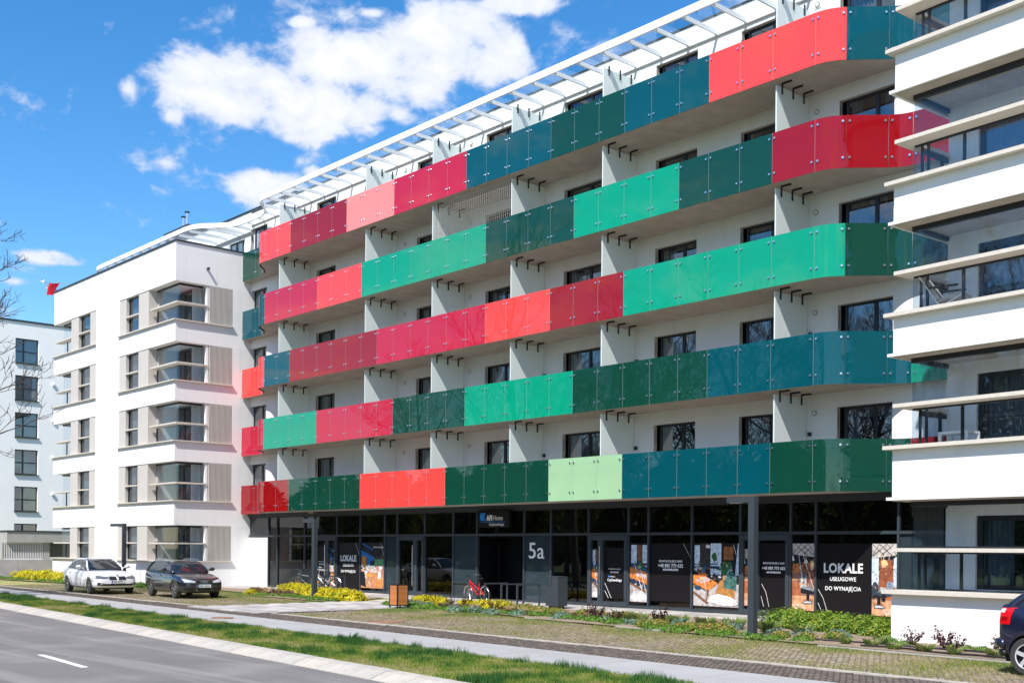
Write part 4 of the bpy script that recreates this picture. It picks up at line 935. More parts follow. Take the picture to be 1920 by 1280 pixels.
RWM = Matrix.Translation((-13.95, 23.95, 0)) @ Matrix.Rotation(R(-3.74), 4, 'Z')
rw.location = (-13.95, 23.95, 0); rw.rotation_euler = (0, 0, R(-3.74))
# furniture on the loggias (each a thing of its own)
def place(o, x, y, z, rz=0):
    p = RWM @ Vector((x, y, z)); o.location = p; o.rotation_euler = (0, 0, R(-3.74)+rz)
def root(name, label, cat, group=None):
    o = bpy.data.objects.new(name, None); o.empty_display_size = 0.2; COL.objects.link(o); WL[o.name] = Vector((0, 0, 0)); tag(o, label, cat, group); return o
ch = root('lounge_chair', 'folding lounge chair with striped padding behind the loggia glass of the third floor', 'chair')
FABR = mat('striped_fabric', (0.55, 0.50, 0.48), 0.9, var=0.3, vscale=7)
b = MB(); b.prism([(-0.55, 0.30), (0.1, 0.38), (0.12, 0.44), (-0.55, 0.36)], 'y', -0.24, 0.24); b.prism([(-0.95, 0.98), (-0.5, 0.30), (-0.42, 0.36), (-0.86, 1.03)], 'y', -0.24, 0.24); b.build('cushion', FABR, ch)
b = MB()
for y in (-0.28, 0.28): b.tube([(-0.95, y, 1.0), (-0.3, y, 0.0)], 0.015, 6); b.tube([(-0.75, y, 0.0), (0.15, y, 0.45)], 0.015, 6)
b.build('frame', WMETAL, ch)
for y in (-0.3, 0.3): b = MB(); b.box(-0.65, -0.02, y-0.03, y+0.03, 0.60, 0.64); b.build('armrest', BLACK, ch)
place(ch, 1.25, 0.95, RS[2]+0.02, 0.25)
tb = root('side_table', 'small white table behind the lower loggia glass of the first floor', 'table')
b = MB(); b.box(-0.36, 0.36, -0.26, 0.26, 0.40, 0.45); b.build('tabletop', WMETAL, tb)
for x in (-0.33, 0.33):
    for y in (-0.23, 0.23): b = MB(); b.box(x-0.03, x+0.03, y-0.03, y+0.03, 0, 0.398); b.build('leg', WMETAL, tb)
place(tb, 1.15, 1.0, RS[1]-0.05)
# ---------------------------------------------------------------- white block at the far left and its concrete porch
FX = -95.0
fb = empty('apartment_building', (-100, 36, 0), 'distant plain white block with square dark windows at the left edge', 'building')
WZ = [18.52-2.957*k for k in range(7)]
holes = [(31.60, 33.42, max(0.3, z-1.98), z) for z in WZ]
b = MB(); ys = [8.0, 31.60, 33.42, 60.0]
# the wall is cut round each window
tmp = MB(); holes_wall(tmp, 8.0, 60.0, -0.3, 19.88, holes, 0, 0.22)
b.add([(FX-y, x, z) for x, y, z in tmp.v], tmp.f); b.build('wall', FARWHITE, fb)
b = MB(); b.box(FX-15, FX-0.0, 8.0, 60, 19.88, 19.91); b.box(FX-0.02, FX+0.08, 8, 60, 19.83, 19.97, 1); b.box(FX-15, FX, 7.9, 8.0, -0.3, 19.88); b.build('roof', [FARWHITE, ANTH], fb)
b = MB(); b.box(FX-1.6, FX-1.5, 8, 60, 0, 19.6); b.build('interior', ROOM, fb)
for (y0, y1, z0, z1) in holes:
    f = MB(); X = FX-0.16
    def bx(a, c, d, e, o_=0): f.box(X-0.05+o_, X+o_, a, c, d, e)
    bx(y0, y0+0.08, z0, z1); bx(y1-0.08, y1, z0, z1); bx(y0+0.08, y1-0.08, z0, z0+0.08); bx(y0+0.08, y1-0.08, z1-0.08, z1); bx(y0+0.62, y0+0.74, z0+0.08, z1-0.08, 0.004); bx(y0+0.08, y1-0.08, (z0+z1)/2-0.09, (z0+z1)/2, 0.008)
    f.box(FX-0.1, FX+0.13, y0-0.03, y1+0.05, z0-0.05, z0-0.002)
    fo = f.build('window', FRAME, fb)
    g_ = MB(); g_.poly([(X-0.03, y0+0.08, z0+0.08), (X-0.03, y1-0.08, z0+0.08), (X-0.03, y1-0.08, z1-0.08), (X-0.03, y0+0.08, z1-0.08)]); g_.build('pane', GLASS, fo)
    c = MB(); n = 30; pts = [(X-0.25+0.03*math.sin(i*1.9+math.sin(i)), y0+0.7+(y1-y0-0.75)*i/n) for i in range(n+1)]
    c.sheet(pts, 0, z0+0.05, z1); c.build('curtain', CURTAIN, fo)
for z in (15.95, 13.0, 10.0, 7.05):
    b = MB(); b.ellipsoid((FX+0.08, 34.6, z-0.9), 0.10, 0.16, 0.16, 8, 6); b.build('wall_lamp', WMETAL, fb)
po = empty('porch', (-78, 26, 0), 'low grey concrete porch with a slatted screen beside the white wing', 'porch')
b = MB(); b.box(-90, -76, 24.85, 33, 2.20, 2.88); b.build('roof_slab', CONC, po)
b = MB(); b.box(-90.05, -75.95, 24.80, 33, 2.882, 2.96); b.build('roof_edge', ANTH, po)
for i, y in enumerate((20.0, 23.2, 25.55)):
    y1 = (23.19, 25.54, 30.0)[i]; b = MB(); b.box(-76.3, -76.0, y, y1, -0.2, 1.10); b.build('low_wall', CONC, po)
for y0, y1 in ((27.22, 27.60), (24.6, 24.72)):
    b = MB(); b.box(-76.6, -76.2, y0, y1, 1.10, 2.199); b.build('pillar', CONC, po)
b = MB(); b.box(-80.0, -79.95, 18, 33, 1.1, 2.2); b.build('back_wall', ROOMW, po)
sc_ = MB(); sc_.box(-76.26, -76.2, 24.72, 27.2, 1.11, 1.15); sc_.box(-76.26, -76.2, 24.72, 27.2, 2.14, 2.19); so_ = sc_.build('screen', WMETAL, po)
sb = None
for k in range(23):
    y = 24.78+k*0.107
    if sb is None: q = MB(); q.box(-0.03, 0.03, -0.02, 0.02, -0.49, 0.49); sb = q.build('slat', WMETAL, so_, origin=(0, 0, 0)); o = sb
    else: o = inst('slat', sb, so_, (0, 0, 0))
    o.location = Vector((-76.23, y, 1.645))-WL[so_.name]
b = MB(); b.box(-79.7, -79.6, 25.4, 27.0, 1.2, 2.1); b.build('window', FRAME, po)
# ---------------------------------------------------------------- street furniture
def lamp(x, y, h, arm, label, w=0.16):
    o = empty('street_lamp', (x, y, 0), label, 'street lamp', 'angular grey street lamps')
    b = MB(); b.box(x-w/2, x+w/2, y-w/2, y+w/2, 0, h); b.build('post', ANTH, o)
    b = MB(); b.box(x-arm, x-w/2-0.002, y-w/2+0.003, y+w/2-0.003, h-0.13, h-0.003); b.build('arm', ANTH, o)
    b = MB(); b.box(x-arm+0.05, x-w/2-0.25, y-0.05, y+0.05, h-0.142, h-0.131); b.build('lamp_lens', WMETAL, o)
    b = MB(); b.box(x-0.14, x+0.14, y-0.14, y+0.14, 0.0, 0.02); b.build('base_plate', ANTH, o); return o
lamp(-16.55, 22.4, 3.31, 0.72, 'tall angular grey lamp post standing in the planting bed before the black posters', 0.17)
lamp(-39.95, 25.0, 3.19, 0.85, 'angular grey lamp post among the yellow bushes by the silver bicycles', 0.17)
lamp(-56.1, 24.0, 3.15, 1.55, 'angular grey lamp post behind the white car, against the white wing', 0.17)
wb = empty('litter_bin', (-31.95, 23.35, 0), 'square wooden slatted litter bin in a black frame beside the slab path', 'litter bin')
WOOD = mat('oiled_wood', (0.50, 0.165, 0.045), 0.55, var=0.25, vscale=6, bump=0.1, bscale=40)
cx, cy, hw = -31.95, 23.35, 0.215
f = MB()
for sx in (-1, 1):
    for sy in (-1, 1): f.box(cx+sx*hw-0.02, cx+sx*hw+0.02, cy+sy*hw-0.02, cy+sy*hw+0.02, 0, 0.79)
for z in (0.07, 0.76):
    for s in (-1, 1): f.box(cx-hw+0.02, cx+hw-0.02, cy+s*hw-0.018, cy+s*hw+0.018, z, z+0.03); f.box(cx+s*hw-0.018, cx+s*hw+0.018, cy-hw+0.02, cy+hw-0.02, z, z+0.03)
f.build('frame', BLACK, wb)
f = MB(); f.box(cx-hw+0.03, cx+hw-0.03, cy-hw+0.03, cy+hw-0.03, 0.10, 0.70); f.build('liner', BLACK, wb)
s1 = s2 = None
for k in range(5):
    u = -hw+0.025+0.078*k-0.016
    for s in (-1, 1):
        if s1 is None: q = MB(); q.box(-0.036, 0.036, -0.012, 0.012, -0.325, 0.325); s1 = q.build('slat', WOOD, wb, origin=(0, 0, 0)); o = s1
        else: o = inst('slat', s1, wb, (0, 0, 0))
        o.location = Vector((cx+u+0.055, cy+s*(hw+0.004), 0.43))-WL[wb.name]
        o = inst('slat', s1, wb, (0, 0, 0)); o.location = Vector((cx+s*(hw+0.004), cy+u+0.055, 0.43))-WL[wb.name]; o.rotation_euler = (0, 0, PI/2)
def grey_bin(x, y, w, d, h, label):
    o = empty('litter_bin', (x, y, 0), label, 'litter bin', 'grey steel litter bins'); z = h-0.30
    b = MB(); b.box(x-w/2, x+w/2, y-d/2, y+d/2, 0.10, z); b.box(x-0.02, x+w/2, y-d/2, y+d/2, z, h); b.box(x-w/2, x-0.02, y+d/2-0.03, y+d/2, z, h); b.build('body', ANTH, o)
    b = MB(); b.box(x-w/2+0.02, x-0.024, y-d/2+0.02, y+d/2-0.034, z+0.001, z+0.012); b.build('opening', BLACK, o)
    b = MB(); b.box(x-w/2-0.004, x+w/2+0.004, y-d/2-0.004, y+d/2+0.004, h, h+0.03); b.build('lid', ANTH, o)
    b = MB(); b.box(x-w/2+0.08, x+w/2-0.08, y-d/2+0.06, y+d/2-0.06, 0.0, 0.099); b.build('foot', BLACK, o)
grey_bin(-28.35, 27.35, 0.60, 0.45, 1.08, 'grey steel litter bin at the end of the bike racks by the shop window')
grey_bin(-45.9, 28.1, 0.62, 0.5, 1.0, 'grey steel litter bin behind the yellow bushes near the white wall')
rk = None
def rack(x, y0, y1, label):
    o = empty('bike_rack', (x, (y0+y1)/2, 0), label, 'bike rack', 'inverted U bike racks'); w = 0.05; h = 0.80
    b = MB(); b.box(x-w/2, x+w/2, y0, y0+w, 0, h); b.build('leg', ANTH, o); b = MB(); b.box(x-w/2, x+w/2, y1-w, y1, 0, h); b.build('leg', ANTH, o)
    b = MB(); b.box(x-w/2, x+w/2, y0+w, y1-w, h-w, h-0.001); b.build('top_bar', ANTH, o)
rack(-31.60, 26.9, 28.0, 'bike rack with the red bicycle leaning on it'); rack(-30.72, 26.9, 28.0, 'empty middle bike rack right of the red bicycle'); rack(-29.88, 26.9, 28.0, 'empty bike rack nearest the right grey bin')
rack(-44.9, 27.0, 28.1, 'bike rack left of the silver bicycle, nearest the left grey bin'); rack(-43.6, 27.0, 28.1, 'bike rack in front of the silver bicycle wheel'); rack(-42.4, 27.0, 28.1, 'bike rack right of the silver bicycle')
TYRE = mat('tyre_rubber', (0.035, 0.033, 0.033), 0.8, var=0.1); 
def bicycle(name, label, paint, x, y, rz, lean=0.05, step=True, wheel=0.34, guards=False):
    o = bpy.data.objects.new(name, None); COL.objects.link(o); WL[o.name] = Vector((0, 0, 0)); tag(o, label, 'bicycle')
    wb_ = 0.54
    for s, nm in ((1, 'front'), (-1, 'rear')):
        c = (s*wb_, 0, wheel)
        b = MB(); b.torus(c, (0, 1, 0), wheel-0.022, 0.022, 30, 6); wo_ = b.build('wheel', TYRE, o)
        b = MB(); b.torus(c, (0, 1, 0), wheel-0.055, 0.014, 30, 5); b.cyl((c[0], -0.04, wheel), (c[0], 0.04, wheel), 0.022, 8); b.build('rim', STEEL, wo_)
        b = MB()
        for k in range(18):
            a = 2*PI*k/18; b.tube([(c[0]+0.02*math.cos(a+0.6), (0.03 if k % 2 else -0.03), wheel+0.02*math.sin(a+0.6)), (c[0]+(wheel-0.06)*math.cos(a), 0, wheel+(wheel-0.06)*math.sin(a))], 0.0022, 3, caps=False)
        b.build('spoke', STEEL, wo_, kind='stuff')
        a = 2.3 if s > 0 else 0.2; b = MB(); b.box(c[0]+0.2*math.cos(a)-0.05, c[0]+0.2*math.cos(a)+0.05, -0.012, 0.012, wheel+0.2*math.sin(a)-0.018, wheel+0.2*math.sin(a)+0.018)
        b.build('reflector', mat('reflector_amber', (0.75, 0.22, 0.01), 0.3) if 'reflector_amber' not in MATS else MATS['reflector_amber'], wo_)
        if guards:
            b = MB(); pts = [(c[0]+(wheel+0.025)*math.cos(t), 0, wheel+(wheel+0.025)*math.sin(t)) for t in np.linspace(0.5, 2.7, 10)]; b.tube(pts, 0.016, 5); b.build('mudguard', STEEL, o)
    hd, hb, bb, st = (0.40, 0, 0.86), (0.43, 0, 0.70), (-0.10, 0, 0.30), (-0.24, 0, 0.74)
    b = MB(); b.tube([hd, hb], 0.026, 8); b.tube([hb, bb], 0.024, 8); b.tube([(0.41, 0, 0.80), (-0.17, 0, 0.50 if step else 0.72)], 0.018, 8); b.tube([bb, st], 0.019, 8)
    for y_ in (-0.045, 0.045): b.tube([bb, (-wb_, y_, wheel)], 0.010, 6); b.tube([(-0.19, 0, 0.58), (-wb_, y_, wheel)], 0.009, 6)
    b.build('frame', paint, o)
    b = MB()
    for y_ in (-0.05, 0.05): b.tube([(0.45, y_, 0.66), (wb_, y_, wheel)], 0.015, 6)
    b.tube([(0.45, -0.05, 0.66), (0.45, 0.05, 0.66)], 0.016, 6); b.build('fork', STEEL if guards else MATS.get('fork_dark') or mat('fork_dark', (0.10, 0.09, 0.09), 0.4), o)
    b = MB(); b.tube([(0.40, 0, 0.86), (0.37, 0, 1.0)], 0.015, 6); b.tube([(0.22, -0.30, 1.02), (0.36, -0.14, 1.03), (0.40, 0, 1.0), (0.36, 0.14, 1.03), (0.22, 0.30, 1.02)], 0.013, 6); b.build('handlebar', STEEL if guards else BLACK, o)
    for y_ in (-0.31, 0.31): b = MB(); b.tube([(0.24, y_*0.93, 1.02), (0.13, y_*1.05, 1.01)], 0.018, 6); b.build('grip', BLACK, o)
    b = MB(); b.prism([(-0.42, 0.90), (-0.40, 0.95), (-0.28, 0.94), (-0.12, 0.925), (-0.13, 0.90)], 'y', -0.06, 0.06); b.tube([st, (-0.26, 0, 0.9)], 0.014, 6); b.build('saddle', BLACK, o)
    b = MB(); b.cyl((-0.10, -0.05, 0.30), (-0.10, -0.06, 0.30), 0.095, 16); b.tube([(-0.10, -0.07, 0.30), (0.02, -0.08, 0.19)], 0.012, 5); b.tube([(-0.10, 0.06, 0.30), (-0.22, 0.07, 0.41)], 0.012, 5); b.box(-0.02, 0.07, -0.16, -0.08, 0.175, 0.20); b.box(-0.27, -0.18, 0.07, 0.16, 0.40, 0.425); b.build('crank', BLACK, o)
    o.location = (x, y, 0.006); o.rotation_euler = (lean, 0, rz); return o
RED = mat('red_bike_paint', (0.65, 0.01, 0.02), 0.25, coat=0.5); SILV = mat('silver_bike_paint', (0.55, 0.55, 0.56), 0.3, metal=0.4); DSILV = mat('grey_bike_paint', (0.20, 0.21, 0.23), 0.35, metal=0.3)
bicycle('bicycle', 'red step-through bicycle with a black saddle at the rack beside the entrance', RED, -33.05, 27.75, PI-0.10, -0.06)
bicycle('bicycle', 'silver bicycle with mudguards behind the yellow bushes, rear wheel to the right', SILV, -43.15, 27.55, PI+0.30, 0.05, True, 0.35, True)
bicycle('bicycle', 'dark grey bicycle turned toward the street, leaning left of the silver one', DSILV, -44.75, 27.65, PI+0.75, -0.08, False, 0.35)
# ---------------------------------------------------------------- parked cars
CGLASS = mat('car_glass', (0.012, 0.016, 0.022), 0.02, spec=0.9)
LAMPG = mat('headlamp_glass', (0.42, 0.44, 0.47), 0.08, spec=0.8); LAMPD = mat('headlamp_dark', (0.10, 0.11, 0.13), 0.06, spec=0.9)
TRIM = mat('car_black_trim', (0.014, 0.014, 0.015), 0.45); RIMM = mat('alloy_rim', (0.30, 0.30, 0.31), 0.32, metal=0.7); RIMP = mat('alloy_rim_pale', (0.62, 0.63, 0.65), 0.35, metal=0.35)
PLATE = mat('number_plate', (0.72, 0.72, 0.70), 0.5); PBLUE = mat('plate_blue', (0.01, 0.06, 0.45), 0.5); INK = mat('plate_ink', (0.02, 0.02, 0.02), 0.6); CHROME = mat('chrome', (0.8, 0.8, 0.82), 0.12, metal=1.0)
TAIL = mat('tail_lamp_red', (0.62, 0.005, 0.01), 0.08, spec=0.8); TAILD = mat('tail_lamp_dark_red', (0.28, 0.002, 0.005), 0.08, spec=0.8); TAILW = mat('tail_lamp_clear', (0.6, 0.62, 0.64), 0.08, spec=0.8)
def loft(stations, ring):
    b = MB(); n = None
    for st in stations:
        half = ring(*st); pts = half+[(x, -y, z) for x, y, z in half[-2:0:-1]]; n = len(pts); b.v += pts
    S = len(stations)
    for i in range(S-1):
        for k in range(n): b.f.append([i*n+k, i*n+(k+1) % n, (i+1)*n+(k+1) % n, (i+1)*n+k]); b.mi.append(0); b.c.append(None)
    b.f.append(list(range(n))[::-1]); b.f.append([(S-1)*n+k for k in range(n)]); b.mi += [0, 0]; b.c += [None, None]
    return b
def finish(b, name, material, parent, sub=2, cuts=()):
    o = b.build(name, material, parent, smooth=True, origin=(0, 0, 0))
    md = o.modifiers.new('s', 'SUBSURF'); md.levels = sub; md.render_levels = sub
    tmp = []
    for (x, y0, y1, z, r) in cuts:
        c = MB(); c.cyl((x, y0, z), (x, y1, z), r, 28); co = c.build('cut', material, None, origin=(0, 0, 0)); tmp.append(co)
        m2 = o.modifiers.new('b', 'BOOLEAN'); m2.operation = 'DIFFERENCE'; m2.object = co; m2.solver = 'EXACT'
    dg = bpy.context.evaluated_depsgraph_get(); dg.update(); me = bpy.data.meshes.new_from_object(o.evaluated_get(dg)); old = o.data
    o.modifiers.clear(); o.data = me; me.name = name
    me.materials.clear(); me.materials.append(material)
    me.polygons.foreach_set('material_index', [0]*len(me.polygons)); me.polygons.foreach_set('use_smooth', [True]*len(me.polygons))
    for c in tmp: bpy.data.objects.remove(c)
    return o
def bvh(o):
    me = o.data; return BVHTree.FromPolygons([v.co.copy() for v in me.vertices], [list(p.vertices) for p in me.polygons])
def patch(T, name, quad, axis, material, parent, nu=6, nv=4, off=0.006, org=None):
    """a skin patch: a quad given in a view plane, dropped on to the body along an axis"""
    b = MB(); P = {}
    d = Vector(axis).normalized()
    for i in range(nu+1):
        for j in range(nv+1):
            u, v = i/nu, j/nv
            q = Vector(quad[0])*(1-u)*(1-v)+Vector(quad[1])*u*(1-v)+Vector(quad[2])*u*v+Vector(quad[3])*(1-u)*v
            h, nrm, _, _ = T.ray_cast(q-d*3, d)
            if h is None: h = q-d*(-0.0); nrm = -d
            P[i, j] = h-d*off
    for i in range(nu):
        for j in range(nv): b.poly([P[i, j], P[i+1, j], P[i+1, j+1], P[i, j+1]])
    return b.build(name, material, parent, smooth=True)
def wheel(parent, x, y, r, w, side, spokes, rimm, double=False):
    b = MB(); n = 26
    prof = [(r*0.66, -w/2), (r*0.93, -w/2), (r, -w*0.36), (r, w*0.36), (r*0.93, w/2), (r*0.66, w/2)]
    for pr, py in prof:
        for k in range(n): a = 2*PI*k/n; b.v.append((x+pr*math.cos(a), y+py, r+pr*math.sin(a)))
    for i in range(len(prof)-1):
        for k in range(n): b.f.append([i*n+k, i*n+(k+1) % n, (i+1)*n+(k+1) % n, (i+1)*n+k]); b.mi.append(0); b.c.append(None)
    b.cyl((x, y+side*w*0.05, r), (x, y+side*w*0.10, r), r*0.68, 20)
    wo_ = b.build('wheel', TYRE, parent, smooth=False)
    q = MB(); yo = y+side*w*0.44
    q.torus((x, yo, r), (0, 1, 0), r*0.65, r*0.045, 26, 5); q.cyl((x, yo-side*0.05, r), (x, yo, r), r*0.15, 10)
    for k in range(spokes):
        a = 2*PI*k/spokes+0.3
        for da in ((-0.10, 0.10) if double else (0,)):
            p1 = (x+r*0.12*math.cos(a), yo-side*0.01, r+r*0.12*math.sin(a)); p2 = (x+r*0.64*math.cos(a+da), yo-side*0.015, r+r*0.64*math.sin(a+da))
            q.bar(p1, p2, r*(0.09 if double else 0.19), 0.03, 0, (0, 1, 0))
    q.build('rim', rimm, wo_)
def plate(parent, x, y, z, s, front=1, w=0.52):
    b = MB(); b.box(x, x+0.012*front, y-w/2, y+w/2, z-0.057, z+0.057); p = b.build('number_plate', PLATE, parent)
    b = MB(); b.box(x+0.013*front, x+0.015*front, y-w/2+0.002 if front > 0 else y+w/2-0.05, y-w/2+0.05 if front > 0 else y+w/2-0.002, z-0.055, z+0.055); b.build('plate_band', PBLUE, p)
    text(s, 0.105, x+0.014*front, y-(w/2-0.075)*front, z-0.036, INK, p, name='plate_lettering', sx=0.72, ext=0.001, rotz=PI/2*front, bold=0.002)
def ringf(x, zb, zt, hw):
    h = zt-zb
    return [(x, 0, zb), (x, hw*0.80, zb), (x, hw*0.95, zb+0.07*h), (x, hw, zb+0.34*h), (x, hw*0.995, zb+0.62*h), (x, hw*0.965, zb+0.86*h), (x, hw*0.86, zt), (x, hw*0.5, zt+0.018), (x, 0, zt+0.028)]
def car(name, label, paint, st, wb_f, wb_r, wr, green, kind, rimm, spokes, double, reg):
    """st: body stations; green: (rear base x, rear roof x, front roof x, windscreen base x, belt z, roof z, base half width, roof half width)"""
    o = bpy.data.objects.new(name, None); COL.objects.link(o); WL[o.name] = Vector((0, 0, 0)); tag(o, label, 'car')
    hw = max(s[3] for s in st)
    body = finish(loft(st, ringf), 'body', paint, o, 2, [(x, sy*hw*0.55, sy*hw*1.3, wr, wr*1.14) for x in (wb_f, wb_r) for sy in (-1, 1)])
    T = bvh(body)
    rb, rr, rf_, fb_, bz, rz, bw, rw_ = green
    # glasshouse
    xs = [(rb, 0.0), (rb+(rr-rb)*0.55, 0.62), (rr, 0.97), ((rr+rf_)/2, 1.0), (rf_, 0.97), (rf_+(fb_-rf_)*0.45, 0.60), (fb_, 0.0)]
    def rg(x, t):
        z = bz-0.06+(rz-bz+0.06)*max(t, 0.04); wt = bw+(rw_-bw)*t
        return [(x, 0, bz-0.10), (x, bw, bz-0.10), (x, bw+(wt-bw)*0.5, bz-0.08+(z-bz+0.08)*0.5), (x, wt, z-0.03*t), (x, wt*0.85, z), (x, 0, z+0.022*t)]
    gh = finish(loft([(x, t) for x, t in xs], rg), 'glasshouse', CGLASS, o, 2); G = bvh(gh)
    def strip_(nm, pts, w, material, side, off=0.008):
        b = MB(); L = []
        for (x, z, ww) in pts:
            row = []
            for s in (-1, 1):
                h, n_, _, _ = G.ray_cast(Vector((x+s*ww/2, side*2, z)), Vector((0, -side, 0)))
                if h is None: h, n_, _, _ = G.find_nearest(Vector((x+s*ww/2, side*bw, z)))
                row.append(h+Vector((0, side*off, off*0.4)))
            L.append(row)
        for a, c in zip(L, L[1:]): b.poly([a[0], a[1], c[1], c[0]])
        b.build(nm, material, o, smooth=True)
    # painted roof skin
    b = MB(); nu, nv = 8, 8
    for i in range(nu+1):
        for j in range(nv+1):
            x = rr-0.06+(rf_-rr+0.10)*i/nu; y = -rw_*1.02+2.04*rw_*j/nv; h, n_, _, _ = G.ray_cast(Vector((x, y*0.97, 3)), Vector((0, 0, -1)))
            if h is None: h = Vector((x, y, rz))
            b.v.append((x, y if abs(y) < rw_ else y, h.z+0.012-(0.02 if j in (0, nv) else 0)))
    for i in range(nu):
        for j in range(nv): b.f.append([i*(nv+1)+j, (i+1)*(nv+1)+j, (i+1)*(nv+1)+j+1, i*(nv+1)+j+1]); b.mi.append(0); b.c.append(None)
    b.build('roof', paint, o, smooth=True)
    for s in (-1, 1):
        H_ = rz-bz
        def rim_(nm, xa, xb, r0, r1, inset=0.0):
            L = []
            for i in range(11):
                x = xa+(xb-xa)*i/10
                t = np.interp(x, [q[0] for q in xs], [q[1] for q in xs]); wt = bw+(rw_-bw)*t; z = bz-0.06+(rz-bz+0.06)*max(t, 0.04)
                h, n_, _, _ = G.find_nearest(Vector((x, s*(wt-inset), z))); L.append(h)
            b = MB(); b.tube(L, r0, 8, 0, r1); b.build(nm, paint, o, smooth=True)
        rim_('windscreen_pillar', fb_-0.03, rf_-0.02, 0.042, 0.036); rim_('roof_edge', rf_+0.02, rr-0.02, 0.036, 0.045)
        cw = 0.075 if kind == 'sedan' else 0.085
        rim_('rear_pillar', rb+0.06, rr+0.05, cw, cw*0.75, 0.02)
        mid = (wb_f+wb_r)/2-0.02
        strip_('door_post', [(mid, bz-0.04, 0.09), (mid-0.03, bz+H_*0.5, 0.08), (mid-0.08, rz-0.05, 0.07)], 0, TRIM, s)
        def edge(nm, pts, w, material):
            b = MB(); L = []
            for x, z in pts:
                h, n_, _, _ = T.ray_cast(Vector((x, s*2, z)), Vector((0, -s, 0)))
                if h is not None: L.append(h+Vector((0, s*0.003, 0)))
            for a, c in zip(L, L[1:]):
                d = (c-a).normalized(); q = d.cross(Vector((0, 1, 0)))*w; b.poly([a-q, a+q, c+q, c-q])
            if b.v: b.build(nm, material, o)
        edge('door_gap', [(mid+0.0, bz-0.03), (mid+0.02, bz-0.3), (mid, 0.32)], 0.006, TRIM)
        edge('door_gap', [(wb_f-0.42, bz-0.06), (wb_f-0.46, bz-0.3), (wb_f-0.42, 0.32)], 0.006, TRIM)
        edge('door_gap', [(wb_r+0.30, bz-0.06), (wb_r+0.42, bz-0.35), (wb_r+0.48, 0.34)], 0.006, TRIM)
        for hx in (mid+0.16-0.28, wb_r+0.38):
            h, _, _, _ = T.ray_cast(Vector((hx, s*2, bz-0.14)), Vector((0, -s, 0)))
            b = MB(); b.ellipsoid((hx, h.y+s*0.012, bz-0.14), 0.10, 0.022, 0.022, 8, 5); b.build('door_handle', paint, o, smooth=True)
        b = MB(); b.ellipsoid((fb_-0.42, s*(hw+0.10), bz+0.10), 0.09, 0.12, 0.075, 10, 7); b.bar((fb_-0.42, s*(hw-0.12), bz+0.03), (fb_-0.42, s*(hw+0.02), bz+0.07), 0.06, 0.04); b.build('wing_mirror', paint, o, smooth=True)
        edge('sill_trim', [(wb_r+0.5, 0.27), (0, 0.27), (wb_f-0.5, 0.27)], 0.03, TRIM)
        for x in (wb_f, wb_r): wheel(o, x, s*(hw-0.125), wr, 0.20, s, spokes, rimm, double)
    b = MB(); b.box(wb_r-0.55, wb_f+0.55, -hw*0.62, hw*0.62, 0.2, 0.5); b.build('underbody', TRIM, o)
    xf = st[-1][0]
    F = lambda nm, q, m, off=0.006, nu=8, nv=4: patch(T, nm, [(3, y, z) for y, z in q], (-1, 0, 0), m, o, nu, nv, off)
    FD = lambda nm, q, m, s, off=0.008: patch(T, nm, [(2.5, s*y, z) for y, z in q], (-1, -0.55*s, 0), m, o, 8, 4, off)
    return o, T, F
def diag(T, o, nm, pts, m, s, ax, nu=8, nv=4, off=0.008):
    d = Vector(ax).normalized(); return patch(T, nm, [Vector(p) for p in pts], d, m, o, nu, nv, off)
WPAINT = mat('white_car_paint', (0.78, 0.78, 0.79), 0.28, coat=1.0); BPAINT = mat('black_car_paint', (0.012, 0.013, 0.018), 0.22, coat=1.0, dirt=((0.05, 0.047, 0.043), 2.0, 0.5, 0.8)); NPAINT = mat('navy_car_paint', (0.008, 0.010, 0.030), 0.22, coat=1.0)
# white saloon
st = [(-2.33,0.50,0.86,0.60),(-2.28,0.34,1.00,0.74),(-2.05,0.28,1.045,0.84),(-1.55,0.22,1.03,0.895),(-0.7,0.19,0.955,0.905),(0.3,0.19,0.93,0.905),(0.95,0.19,0.93,0.905),(1.40,0.20,0.89,0.90),(1.85,0.22,0.80,0.875),(2.15,0.24,0.72,0.81),(2.30,0.30,0.66,0.72),(2.34,0.42,0.58,0.60)]
c1, T, F = car('parked_car', 'white four-door saloon car parked nearest the left edge, facing the camera', WPAINT, st, 1.42, -1.39, 0.32, (-1.95, -0.95, 0.12, 0.98, 0.98, 1.43, 0.80, 0.56), 'sedan', RIMM, 5, True, '')
for s in (-1, 1):
    diag(T, c1, 'headlight', [(2.5, s*0.80, 0.605), (2.5, s*0.35, 0.625), (2.5, s*0.34, 0.70), (2.5, s*0.83, 0.765)], LAMPD, s, (-1, 0, 0), 10, 4)
    F('kidney_grille', [(s*0.035, 0.570), (s*0.34, 0.585), (s*0.33, 0.725), (s*0.05, 0.72)], TRIM, 0.014)
    F('fog_lamp', [(s*0.60, 0.385), (s*0.68, 0.385), (s*0.68, 0.43), (s*0.60, 0.43)], LAMPG, 0.02)
    F('air_intake', [(s*0.50, 0.34), (s*0.78, 0.36), (s*0.76, 0.48), (s*0.50, 0.42)], TRIM, 0.009)
F('air_intake', [(-0.5, 0.34), (0.5, 0.34), (0.5, 0.42), (-0.5, 0.42)], TRIM, 0.010)
b = MB(); b.cyl((2.272, 0, 0.752), (2.292, 0, 0.765), 0.042, 14); bo = b.build('badge', TRIM, c1)
b = MB(); b.cyl((2.290, 0, 0.764), (2.296, 0, 0.768), 0.028, 14); b.build('badge_centre', MATS['headlamp_glass'], bo)
b = MB(); b.box(2.292, 2.300, 0.002, 0.026, 0.768, 0.79); b.box(2.292, 2.300, -0.026, -0.002, 0.744, 0.766); b.build('badge_quarter', PBLUE, bo, kind='stuff')
plate(c1, 2.345, 0, 0.50, 'KR0 4WT21')
